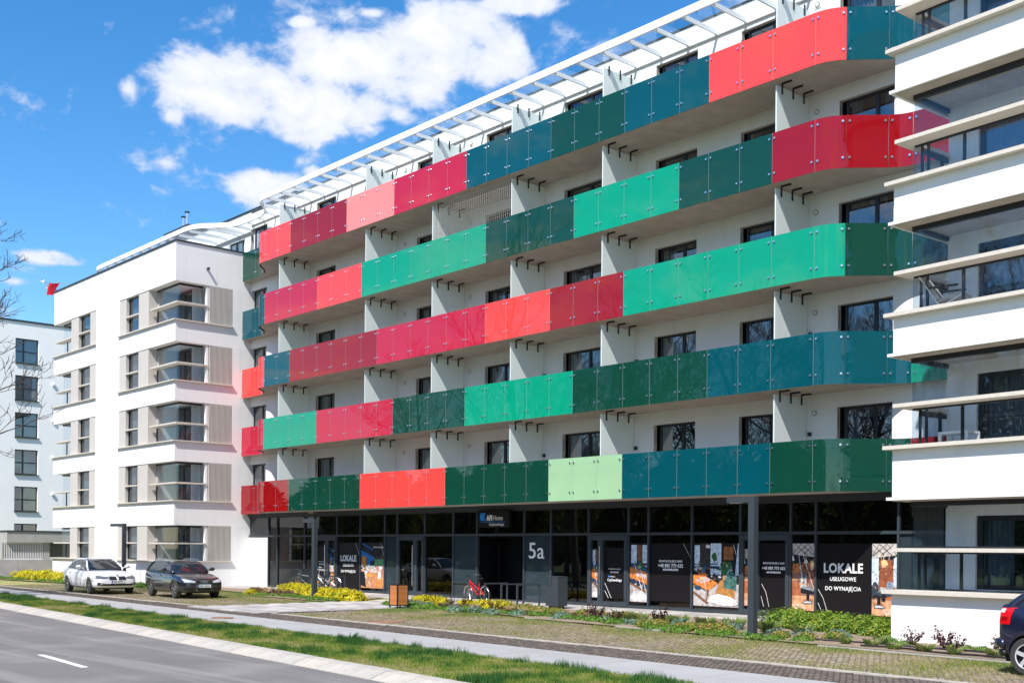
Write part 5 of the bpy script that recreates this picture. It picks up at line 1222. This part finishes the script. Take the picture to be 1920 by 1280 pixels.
c1.location = (-50.0, 20.25, -0.015); c1.scale = (1.05, 1.05, 1.05); c1.rotation_euler = (0, 0, R(-4))
# black five-door hatchback
st = [(-2.12,0.46,0.95,0.66),(-2.08,0.32,1.08,0.78),(-1.85,0.25,1.06,0.85),(-1.3,0.20,1.00,0.88),(-0.6,0.18,0.965,0.885),(0.3,0.18,0.945,0.885),(0.85,0.18,0.94,0.885),(1.3,0.19,0.90,0.88),(1.72,0.21,0.82,0.855),(2.0,0.22,0.75,0.79),(2.12,0.28,0.68,0.70),(2.16,0.42,0.60,0.58)]
c2, T, F = car('parked_car', 'dusty black five-door hatchback parked right of the white saloon, facing the camera', BPAINT, st, 1.30, -1.28, 0.325, (-2.02, -1.55, 0.15, 0.95, 0.99, 1.43, 0.79, 0.58), 'hatch', RIMM, 5, False, '')
for s in (-1, 1):
    diag(T, c2, 'headlight', [(2.5, s*0.74, 0.62), (2.5, s*0.36, 0.60), (2.5, s*0.34, 0.665), (2.5, s*0.77, 0.77)], LAMPG, s, (-1, 0, 0), 10, 4)
    F('air_intake', [(s*0.40, 0.30), (s*0.74, 0.32), (s*0.72, 0.42), (s*0.42, 0.40)], TRIM, 0.008)
F('grille', [(-0.25, 0.30), (0.25, 0.30), (0.31, 0.70), (-0.31, 0.70)], TRIM, 0.018, 8, 8)
b = MB(); b.tube([(2.165, -0.29, 0.31), (2.15, -0.33, 0.69), (2.15, 0.33, 0.69), (2.165, 0.29, 0.31)], 0.010, 6); b.build('grille_frame', CHROME, c2)
b = MB()
for k in range(4): b.torus((2.175, -0.105+0.07*k, 0.63), (1, 0, 0), 0.044, 0.008, 18, 5)
b.build('badge', CHROME, c2); plate(c2, 2.185, 0, 0.48, 'KRA 53A54')
for s in (-1, 1): b = MB(); b.tube([(-1.5, s*0.56, 1.425), (-1.2, s*0.57, 1.475), (-0.2, s*0.57, 1.48), (0.1, s*0.56, 1.45)], 0.014, 6); b.build('roof_rail', CHROME, c2)
c2.location = (-44.1, 21.35, -0.015); c2.scale = (1.03, 1.03, 1.03); c2.rotation_euler = (0, 0, R(-4.5))
# dark blue hatchback cut by the right edge: tail toward us
st = [(-2.02,0.44,1.06,0.62),(-1.99,0.34,1.22,0.77),(-1.86,0.27,1.25,0.83),(-1.3,0.22,1.14,0.87),(-0.5,0.20,1.03,0.875),(0.4,0.20,0.98,0.875),(1.0,0.20,0.96,0.87),(1.5,0.21,0.88,0.85),(1.9,0.24,0.76,0.75),(2.03,0.32,0.66,0.62)]
c3, T, F = car('parked_car', 'dark blue hatchback cut off by the right edge, red tail lamp toward the white wing', NPAINT, st, 1.12, -1.42, 0.325, (-1.96, -1.45, 0.2, 1.0, 1.03, 1.50, 0.78, 0.60), 'hatch', RIMP, 5, False, '')
for s in (-1, 1):
    a = (1, 0.75*-s, 0)
    def tl(nm, y0, y1, z0, z1, m, off=0.012):
        # quad seen from the rear corner
        q = [(-1.9+0.30*y0, s*(0.80+0.10*y0), z0), (-1.9+0.30*y1, s*(0.80+0.10*y1), z0), (-1.9+0.30*y1, s*(0.80+0.10*y1), z1), (-1.9+0.30*y0, s*(0.80+0.10*y0), z1)]
        diag(T, c3, nm, q, m, s, a, 6, 4, off)
    tl('tail_light', -0.22, 0.46, 0.86, 1.15, TAIL); tl('tail_light_lens', -0.20, 0.08, 1.06, 1.13, TAILW, 0.02); tl('tail_light_lens', -0.10, 0.32, 0.93, 0.99, TAILD, 0.02)
b = MB(); pts = [(-2.06, y, 0.52) for y in np.linspace(-0.62, 0.62, 6)]; b.tube([(-1.86, -0.80, 0.52)]+pts+[(-1.86, 0.80, 0.52)], 0.09, 8); b.build('rear_bumper', NPAINT, c3, smooth=True)
b = MB(); b.tube([(-1.86, -0.76, 0.36)]+[(-2.0, y, 0.36) for y in np.linspace(-0.6, 0.6, 6)]+[(-1.86, 0.76, 0.36)], 0.07, 8); b.build('bumper_trim', TRIM, c3, smooth=True)
plate(c3, -2.16, 0, 0.80, 'KR 7LH52', -1)
c3.location = (-7.20, 20.00, -0.02); c3.rotation_euler = (0, 0, R(-4)); c3.scale = (0.98, 0.98, 0.98)
# ---------------------------------------------------------------- planting
def leaf_cloud(n, dome, size, cols, up=0.4, aspect=0.5, twigs=0, inner=None):
    """leaf quads scattered through a rounded volume; returns quads and colours"""
    rx, ry, rz = dome
    th = rng.uniform(0, 2*PI, n); u = rng.uniform(-0.15, 1, n); r = rng.uniform(0.55, 1.0, n)**0.6
    lump = 1+0.22*np.sin(3*th+rng.uniform(0, 6))*np.cos(4*u+1)+0.12*np.sin(7*th+2)
    s = np.sqrt(np.clip(1-u*u, 0, 1))
    c = np.stack([rx*r*lump*s*np.cos(th), ry*r*lump*s*np.sin(th), rz*np.clip(0.12+0.88*u*r*lump, 0.02, 2)], 1)
    nrm = np.stack([np.cos(th)*s, np.sin(th)*s, u+up], 1)+rng.normal(0, 0.55, (n, 3)); nrm /= np.linalg.norm(nrm, axis=1)[:, None]
    a = np.cross(nrm, rng.normal(0, 1, (n, 3))); a /= np.linalg.norm(a, axis=1)[:, None]; b_ = np.cross(nrm, a)
    sz = (size*rng.uniform(0.6, 1.3, n))[:, None]
    V = np.stack([c-a*sz, c-b_*sz*aspect, c+a*sz, c+b_*sz*aspect], 1).astype(np.float32)
    cols = np.array(cols, np.float32); C = cols[rng.integers(0, len(cols), n)]*rng.uniform(0.7, 1.25, (n, 1)).astype(np.float32)
    return V, C
def bush(name, parts):
    V = np.concatenate([p[0] for p in parts]); C = np.concatenate([p[1] for p in parts])
    return tri_soup(name, V, C, LEAF)
def moved(vc, d, sc=1.0): return vc[0]*sc+np.array(d, np.float32), vc[1]
YEL = [(0.72, 0.56, 0.008), (0.82, 0.66, 0.015), (0.62, 0.52, 0.01), (0.55, 0.50, 0.02)]
GRN = [(0.05, 0.16, 0.02), (0.08, 0.22, 0.025), (0.13, 0.27, 0.03), (0.20, 0.30, 0.04)]
LIME = [(0.16, 0.28, 0.02), (0.24, 0.34, 0.03), (0.33, 0.36, 0.04), (0.10, 0.20, 0.03)]
SILVER = [(0.16, 0.26, 0.20), (0.22, 0.32, 0.25), (0.12, 0.20, 0.14)]
BROWN = [(0.22, 0.15, 0.09), (0.28, 0.22, 0.15), (0.20, 0.20, 0.12), (0.30, 0.26, 0.20)]
WINE = [(0.045, 0.012, 0.015), (0.08, 0.02, 0.025), (0.12, 0.04, 0.04)]
ORNG = [(0.42, 0.22, 0.06), (0.30, 0.24, 0.05), (0.22, 0.26, 0.05), (0.50, 0.30, 0.12)]
TUFT = [(0.10, 0.24, 0.05), (0.16, 0.30, 0.06), (0.28, 0.32, 0.08), (0.40, 0.34, 0.14)]
def tuft(n, r, h, cols):
    V = np.zeros((n, 4, 3), np.float32); a = rng.uniform(0, 2*PI, n); rr = r*rng.uniform(0, 1, n)**0.7; bx, by = rr*0.45*np.cos(a), rr*0.45*np.sin(a)
    hh = h*rng.uniform(0.55, 1.1, n); t = a+rng.normal(0, 0.6, n); w = 0.012
    V[:, 0] = np.stack([bx-w*np.sin(t), by+w*np.cos(t), 0*bx], 1); V[:, 1] = np.stack([bx+w*np.sin(t), by-w*np.cos(t), 0*bx], 1)
    mx, my = bx+np.cos(t)*r*0.35, by+np.sin(t)*r*0.35
    V[:, 2] = np.stack([mx+np.cos(t)*r*0.4+w*.3*np.sin(t), my+np.sin(t)*r*0.4, hh], 1); V[:, 3] = np.stack([mx-w*np.sin(t), my+w*np.cos(t), hh*0.6], 1)
    cols = np.array(cols, np.float32); return V, cols[rng.integers(0, len(cols), n)]*rng.uniform(0.7, 1.2, (n, 1)).astype(np.float32)
def twiggy(n, h, cols):
    V = []; C = []
    for k in range(n):
        a = random.uniform(0, 2*PI); d = Vector((math.cos(a)*random.uniform(0.3, 1.1), math.sin(a)*random.uniform(0.3, 1.1), 1)).normalized(); L = h*random.uniform(0.6, 1.1); q = d.cross(Vector((0, 0, 1))).normalized()*0.012
        p = d*L; V.append([-q, q, p+q*.4, p-q*.4]); C.append((0.06, 0.03, 0.025))
        for j in range(9):
            c = d*L*random.uniform(0.35, 1.0)+Vector((random.gauss(0, .025), random.gauss(0, .025), random.gauss(0, .02))); s = 0.035; e1 = Vector((random.gauss(0, 1), random.gauss(0, 1), random.gauss(0, 1))).normalized()*s; e2 = e1.orthogonal().normalized()*s*0.6
            V.append([c-e1, c-e2, c+e1, c+e2]); C.append(random.choice(cols))
    return np.array([[tuple(p) for p in f] for f in V], np.float32), np.array(C, np.float32)
PROTO = {}
def proto(kind, i):
    if (kind, i) in PROTO: return None
    if kind == 'yellow': parts = [leaf_cloud(1500, (0.62, 0.50, 0.46), 0.042, YEL+[(0.30, 0.36, 0.02)], aspect=0.6), leaf_cloud(260, (0.55, 0.46, 0.40), 0.05, GRN)]
    elif kind == 'green': parts = [leaf_cloud(1100, (0.58, 0.50, 0.46), 0.045, LIME, aspect=0.55), leaf_cloud(420, (0.52, 0.45, 0.40), 0.045, GRN)]
    elif kind == 'low': parts = [leaf_cloud(520, (0.48, 0.40, 0.20), 0.04, GRN+LIME[:1])]
    elif kind == 'orange': parts = [leaf_cloud(420, (0.48, 0.38, 0.30), 0.038, ORNG), leaf_cloud(520, (0.47, 0.38, 0.28), 0.04, GRN+LIME)]
    elif kind == 'silver': parts = [leaf_cloud(300, (0.34, 0.30, 0.22), 0.04, SILVER)]
    elif kind == 'brown': parts = [tuft(240, 0.40, 0.38, BROWN), leaf_cloud(140, (0.34, 0.30, 0.28), 0.035, BROWN)]
    elif kind == 'wine': parts = [twiggy(16, 0.52, WINE)]
    elif kind == 'tuft': parts = [tuft(150, 0.36, 0.34, TUFT)]
    elif kind == 'dry': parts = [tuft(150, 0.34, 0.22, [(0.42, 0.28, 0.15), (0.36, 0.26, 0.14), (0.5, 0.36, 0.2)])]
    o = bush({'yellow': 'yellow_bush', 'green': 'green_shrub', 'low': 'groundcover_plant', 'orange': 'orange_tipped_shrub', 'silver': 'silver_leaved_plant', 'brown': 'dry_lavender', 'wine': 'dark_red_shrub', 'tuft': 'grass_tuft', 'dry': 'dry_grass_tuft'}[kind], parts); PROTO[kind, i] = o; return o
KIND = {'yellow': ('shrub', 'yellow flowering bushes'), 'green': ('shrub', 'bright green shrubs beside the white wing'), 'low': ('plant', 'low green ground cover plants'), 'orange': ('shrub', 'orange tipped green shrubs in the bed'), 'silver': ('plant', 'silvery leaved plants in the bed'), 'brown': ('plant', 'dry grey brown lavender plants'), 'wine': ('shrub', 'dark red leaved shrubs'), 'tuft': ('plant', 'grass tufts in the planting bed'), 'dry': ('plant', 'dry straw grass tufts')}
def plant(kind, x, y, s=1.0, label=None, var=2, z=0.0, grp=None):
    i = random.randrange(var); o = proto(kind, i)
    if o is None: o = PROTO[kind, i].copy(); COL.objects.link(o)
    o.location = (x, y, z); o.rotation_euler = (0, 0, random.uniform(0, 2*PI)); o.scale = (s*random.uniform(0.9, 1.1), s*random.uniform(0.9, 1.1), s*random.uniform(0.9, 1.1))
    c, g_ = KIND[kind]; tag(o, label, c, grp or g_); return o
def row(kind, pts, s, label, grp=None):
    for (x, y) in pts: plant(kind, x, y, s*random.uniform(0.85, 1.12), label, 2, 0.0, grp)
def along(a, b_, n, j=0.15): return [(a[0]+(b_[0]-a[0])*i/max(1, n-1)+random.uniform(-j, j), a[1]+(b_[1]-a[1])*i/max(1, n-1)+random.uniform(-j, j)) for i in range(n)]
row('yellow', along((-44.9, 26.9), (-41.6, 25.7), 6), 0.95, 'yellow flowering bush left of the lamp post, in front of the left grey bin', 'yellow bushes by the left grey bin')
row('yellow', along((-39.5, 25.3), (-36.9, 24.8), 6), 0.95, 'yellow flowering bush beside the slab path, below the silver bicycles', 'yellow bushes below the silver bicycles')
row('yellow', along((-33.9, 25.7), (-31.7, 25.1), 7, 0.1), 0.72, 'yellow flowering bush in front of the red bicycle front wheel', 'yellow bushes in front of the red bicycle')
row('yellow', along((-30.9, 25.4), (-28.7, 25.2), 7, 0.1), 0.68, 'yellow flowering bush in front of the empty bike racks', 'yellow bushes in front of the empty racks')
row('yellow', along((-72.0, 24.6), (-63.8, 24.4), 10, 0.3), 1.15, 'yellow flowering bush before the grey concrete porch wall', 'yellow bushes before the porch')
row('yellow', [(-44.9, 24.9)], 0.55, 'small yellow bush just right of the black hatchback')
row('green', along((-18.4, 26.3), (-14.6, 25.6), 12, 0.2), 1.0, 'bright green shrub beside the white wing, below the large black poster')
row('green', along((-17.2, 25.5), (-14.9, 25.2), 6, 0.2), 0.8, 'bright green shrub beside the white wing, below the large black poster')
row('orange', along((-28.2, 25.2), (-22.8, 24.6), 12, 0.3), 0.82, 'yellow green shrub in the bed between grey bin and lamp post', 'yellow green shrubs between bin and lamp post')
row('orange', along((-20.4, 23.1), (-17.3, 22.7), 7, 0.25), 0.8, 'orange tipped shrub at the bed edge left of the lamp post', 'orange tipped shrubs left of the lamp post')
row('orange', along((-15.9, 22.7), (-14.6, 22.9), 3, 0.2), 0.7, 'orange tipped shrub at the bed edge right of the lamp post', 'orange tipped shrubs right of the lamp post')
row('silver', along((-33.2, 24.6), (-31.8, 24.3), 4) , 0.9, 'silvery leaved plant below the yellow bushes near the wooden bin', 'silvery plants near the wooden bin')
row('silver', along((-29, 23.9), (-15, 23.6), 16, 0.5), 0.9, 'silvery leaved plant scattered in the bed before the posters', 'silvery plants before the posters')
row('brown', along((-33.4, 24.7), (-29.2, 24.4), 8, 0.15), 0.5, 'dry grey brown lavender below the yellow bushes')
row('wine', along((-32.4, 25.2), (-28.4, 24.9), 5, 0.2), 0.8, 'dark red shrub among the yellow bushes', 'dark red shrubs among the yellow bushes')
row('wine', [(-22.9, 23.7), (-22.1, 23.6), (-20.9, 24.1), (-23.7, 24.3)], 0.95, 'dark red twiggy shrub in the bed left of the lamp post', 'dark red shrubs left of the lamp post')
row('wine', [(-12.9, 23.25), (-12.1, 23.05), (-10.75, 22.75), (-10.35, 22.95), (-11.4, 22.2)], 0.85, 'dark red twiggy shrub at the foot of the right white wing', 'dark red shrubs below the right wing')
row('tuft', along((-24.5, 24.9), (-16.5, 24.2), 14, 0.5), 0.8, 'green grass tuft in the bed before the posters', 'grass tufts before the posters')
row('tuft', [(-14.6, 22.8), (-14.0, 22.3), (-13.3, 22.2), (-12.6, 21.9), (-11.9, 21.9), (-11.2, 21.75), (-10.4, 21.8), (-9.9, 21.6), (-13.6, 23.1), (-14.9, 23.4)], 0.52, 'green grass tuft in the bare soil below the right wing', 'grass tufts below the right wing')
row('low', [(-13.7, 23.55), (-13.1, 23.3), (-11.9, 23.25), (-11.3, 23.1), (-9.9, 22.8), (-10.1, 22.4)], 0.6, 'small leafy green plant at the foot of the right white wing', 'small plants below the right wing')
row('low', along((-28.9, 24.1), (-20.5, 23.3), 17, 0.35), 0.75, 'low green ground cover at the front of the bed', 'ground cover at the bed front')
row('low', along((-19.5, 22.5), (-15.0, 22.1), 9, 0.25), 0.7, 'low green ground cover round the lamp post', 'ground cover round the lamp post')
row('low', along((-33.9, 24.2), (-29, 23.7), 12, 0.25), 0.7, 'low green ground cover right of the wooden bin', 'ground cover right of the wooden bin')
row('low', along((-43, 24.7), (-37.6, 24.1), 14, 0.25), 0.7, 'low green ground cover below the left yellow bushes', 'ground cover below the left yellow bushes')
row('low', along((-73, 23.6), (-61, 23.8), 12, 0.4), 0.8, 'low green ground cover before the porch wall', 'ground cover before the porch')
row('low', along((-57.0, 24.6), (-48.5, 24.4), 9, 0.3), 0.95, 'leafy green plant between the two parked cars', 'plants between the parked cars')
row('orange', along((-54.8, 24.8), (-51.0, 24.6), 5, 0.3), 0.95, 'orange tipped shrub between the two parked cars', 'orange shrubs between the cars')
row('dry', along((-46.8, 26.0), (-42.0, 25.2), 12, 0.3), 1.0, 'dry straw grass tuft right of the black hatchback', 'dry tufts right of the black hatchback')
row('dry', along((-29.5, 24.4), (-21.0, 23.9), 14, 0.4), 0.8, 'dry straw grass tuft in the bed before the posters', 'dry tufts before the posters')
row('wine', along((-46.6, 26.2), (-42.9, 25.6), 6, 0.3), 0.6, 'reddish dry shrub right of the black hatchback', 'reddish shrubs right of the black hatchback')
wd = None
w_ = tuft(40, 0.30, 0.34, [(0.03, 0.12, 0.03), (0.05, 0.16, 0.04)]); o = bush('broadleaf_weed', [(w_[0]*np.array([1.2, 1.2, 1.0], np.float32), w_[1]), leaf_cloud(60, (0.3, 0.3, 0.12), 0.09, GRN[:2], aspect=0.3)])
o.location = (-21.45, 14.3, -0.06); o.scale = (0.7, 0.7, 0.7); tag(o, 'broad leaved dark green weed standing up from the verge', 'weed')
hose = MB(); hp = [(-14.9, 22.55, .05), (-13.9, 22.75, .03), (-13.0, 22.45, .06), (-12.0, 22.6, .03), (-11.2, 22.45, .05), (-9.6, 22.3, .03)]; hose.tube(catmull(hp, 5), 0.022, 5)
tag(hose.build('irrigation_hose', BLACK), 'thin black irrigation hose lying on the bare soil', 'hose')
hose = MB(); hp = [(-13.4, 21.95, .04), (-12.5, 21.95, .05), (-11.5, 21.75, .03), (-10.5, 21.6, .05), (-9.4, 21.5, .03)]; hose.tube(catmull(hp, 5), 0.022, 5)
tag(hose.build('irrigation_hose', BLACK), 'black irrigation hose nearest the bed edging', 'hose')
ed = MB(); 
for (a, b_) in (((-25.2, 23.0), (-22.9, 22.75)), ((-21.0, 22.45), (-18.9, 22.2)), ((-14.2, 21.55), (-9.2, 21.15))):
    ed.bar((a[0], a[1], 0.0), (b_[0], b_[1], 0.0), 0.035, 0.03)
tag(ed.build('bed_edging', CONC), kind='structure')
# ---------------------------------------------------------------- bare trees
BARK = mat('bark', (0.115, 0.095, 0.080), 0.9, spec=0.1, var=0.3, vscale=6, bump=0.4, bscale=30)
def bare_tree(seed, h, spread, trunk_r, levels=5, first=0.28, up=0.25, nb=(7, 5, 4, 4, 3), rmin=0.015):
    rr = random.Random(seed); b = MB(); tr = MB()
    def grow(p, d, L, r, lv, out):
        n = 5 if lv == 0 else 4; pts = [p]; dd = d.copy(); q = p.copy()
        for i in range(n):
            dd = (dd+Vector((rr.gauss(0, .10+.04*lv), rr.gauss(0, .10+.04*lv), rr.gauss(0.02+0.03*lv*up, .07)))).normalized(); q = q+dd*(L/n); pts.append(q.copy())
        r1 = r*(0.45 if lv else 0.5)
        out.tube(pts, r, 6 if lv < 2 else (4 if lv < 3 else 3), 0, r1, caps=False)
        if lv >= levels: return
        k = nb[min(lv, len(nb)-1)]
        for j in range(k):
            t = (first if lv == 0 else 0.25)+(1-(first if lv == 0 else 0.25))*(j+rr.uniform(0.1, 0.9))/k; t = min(t, 0.99)
            f = t*n; i = min(int(f), n-1); pos = pts[i].lerp(pts[i+1], f-i); base = (pts[i+1]-pts[i]).normalized()
            az = j*2.4+rr.uniform(-.5, .5); side = base.orthogonal().normalized(); side = Matrix.Rotation(az, 3, base) @ side
            ang = rr.uniform(0.6, 1.05) if lv < 2 else rr.uniform(0.45, 0.95)
            nd = (base*math.cos(ang)+side*math.sin(ang)+Vector((0, 0, up*0.6))).normalized()
            grow(pos, nd, L*rr.uniform(0.42, 0.62)*(spread if lv == 0 else 1.0), max(rmin, (r+(r1-r)*t)*rr.uniform(0.48, 0.66)), lv+1, b)
        grow(pts[-1], (pts[-1]-pts[-2]).normalized(), L*0.45, max(rmin, r1), lv+1, b)
    grow(Vector((0, 0, -0.2)), Vector((0.02, 0, 1)), h*0.62, trunk_r, 0, tr)
    return tr, b
def make_tree(name, seed, h, spread, tr_, loc, label, **k):
    a, b = bare_tree(seed, h, spread, tr_, **k)
    o = bpy.data.objects.new(name, None); COL.objects.link(o); WL[o.name] = Vector((0, 0, 0)); tag(o, label, 'tree')
    a.build('trunk', BARK, o, smooth=True, origin=(0, 0, 0)); b.build('branches', BARK, o, smooth=True, origin=(0, 0, 0)); o.location = loc; return o
lt = make_tree('bare_tree', 11, 20.0, 0.78, 0.26, (-48.1, 11.5, 0), 'leafless tree whose budding branches reach in from the left edge', up=0.35, nb=(8, 5, 4, 3, 2), rmin=0.014)
t0 = make_tree('bare_tree', 5, 21, 0.85, 0.26, (-36, -9.0, -0.1), 'leafless tree across the street, mirrored in the middle glass panels'); tag(t0, group='bare trees across the street')
t1 = make_tree('bare_tree', 23, 19, 0.95, 0.24, (-52, -10.0, -0.1), 'leafless tree across the street, mirrored in the left glass panels'); tag(t1, group='bare trees across the street')
for i, (x, y, s, src) in enumerate(((-27.5, -9.5, 0.92, t1), (-44, -9.0, 1.05, t0), (-62, -10, 1.0, t0), (-72, -11, 1.1, t1), (-84, -11, 1.0, t0), (-20, -9.5, 0.8, t0), (-32, -12, 1.0, t1), (-40, -12.5, 0.95, t1), (-48, -12, 1.1, t0), (-57, -13, 1.0, t0), (-67, -13, 1.05, t1), (-24, -12.5, 0.95, t0))):
    c = copy_tree(src); c.location = (x, y, -0.1); c.rotation_euler = (0, 0, 1.3*i+0.7); c.scale = (s, s, s)
    c['label'] = 'leafless tree in the row across the street behind the camera'
# dark leafy trees further back across the street: what the shop windows mirror
EV = attr_mat('evergreen_leaves', 0.55, 0.3, 0.5)
def leafy(n, h, r, seed):
    st = np.random.default_rng(seed); V = []; C = []
    zz = st.uniform(0.06, 1, n)**0.8; prof = r*np.sin(np.clip(zz*1.02, 0, 1)*PI)**0.55*(1.1-0.45*zz)
    th = st.uniform(0, 2*PI, n); rad = prof*st.uniform(0.35, 1.0, n)**0.5*(1+0.25*np.sin(3*th+5*zz)+0.15*np.sin(7*th+11*zz))
    c = np.stack([rad*np.cos(th), rad*np.sin(th), zz*h], 1); nrm = st.normal(0, 1, (n, 3)); nrm[:, 2] += 0.6; nrm /= np.linalg.norm(nrm, axis=1)[:, None]
    a = np.cross(nrm, st.normal(0, 1, (n, 3))); a /= np.linalg.norm(a, axis=1)[:, None]; b_ = np.cross(nrm, a); s = (st.uniform(0.10, 0.26, n))[:, None]
    V = np.stack([c-a*s, c-b_*s*0.6, c+a*s, c+b_*s*0.6], 1).astype(np.float32)
    base = np.array([(0.05, 0.10, 0.025), (0.10, 0.16, 0.03), (0.18, 0.22, 0.04), (0.30, 0.28, 0.06)], np.float32); return V, base[st.integers(0, 4, n)]
def leafy_tree(h, r, seed, loc, label):
    o = bpy.data.objects.new('leafy_tree', None); COL.objects.link(o); WL[o.name] = Vector((0, 0, 0)); tag(o, label, 'tree', 'leafy trees across the street')
    V, C = leafy(5200, h, r, seed); tri_soup('crown', V, C, EV, o)
    b = MB(); b.tube([(0, 0, -0.2), (0.05, 0, h*0.5), (0, 0.05, h*0.85)], 0.18, 6, 0, 0.05); b.build('trunk', BARK, o); o.location = loc; return o
l0 = leafy_tree(10.5, 3.4, 1, (-30, -16, -0.3), 'leafy tree across the street behind the camera'); l1 = leafy_tree(8.5, 3.6, 2, (-36, -15, -0.3), 'leafy tree across the street behind the camera')
k = 0
for x in np.arange(-120, -9, 4.3):
    c = copy_tree(l0 if k % 2 else l1); c.location = (x+random.uniform(-1, 1), -17+random.uniform(-2.5, 2.5)-0.06*(x+40), -0.3); s = random.uniform(0.8, 1.25); c.scale = (s, s, s*random.uniform(0.85, 1.15)); c.rotation_euler = (0, 0, random.uniform(0, 6)); k += 1
    c = copy_tree(l1 if k % 2 else l0); s = random.uniform(1.1, 1.35); c.location = (x+random.uniform(-1, 1), -25+random.uniform(-2, 2)-0.06*(x+40), -0.4); c.scale = (s*1.15, s*1.15, s*0.95); c.rotation_euler = (0, 0, random.uniform(0, 6))
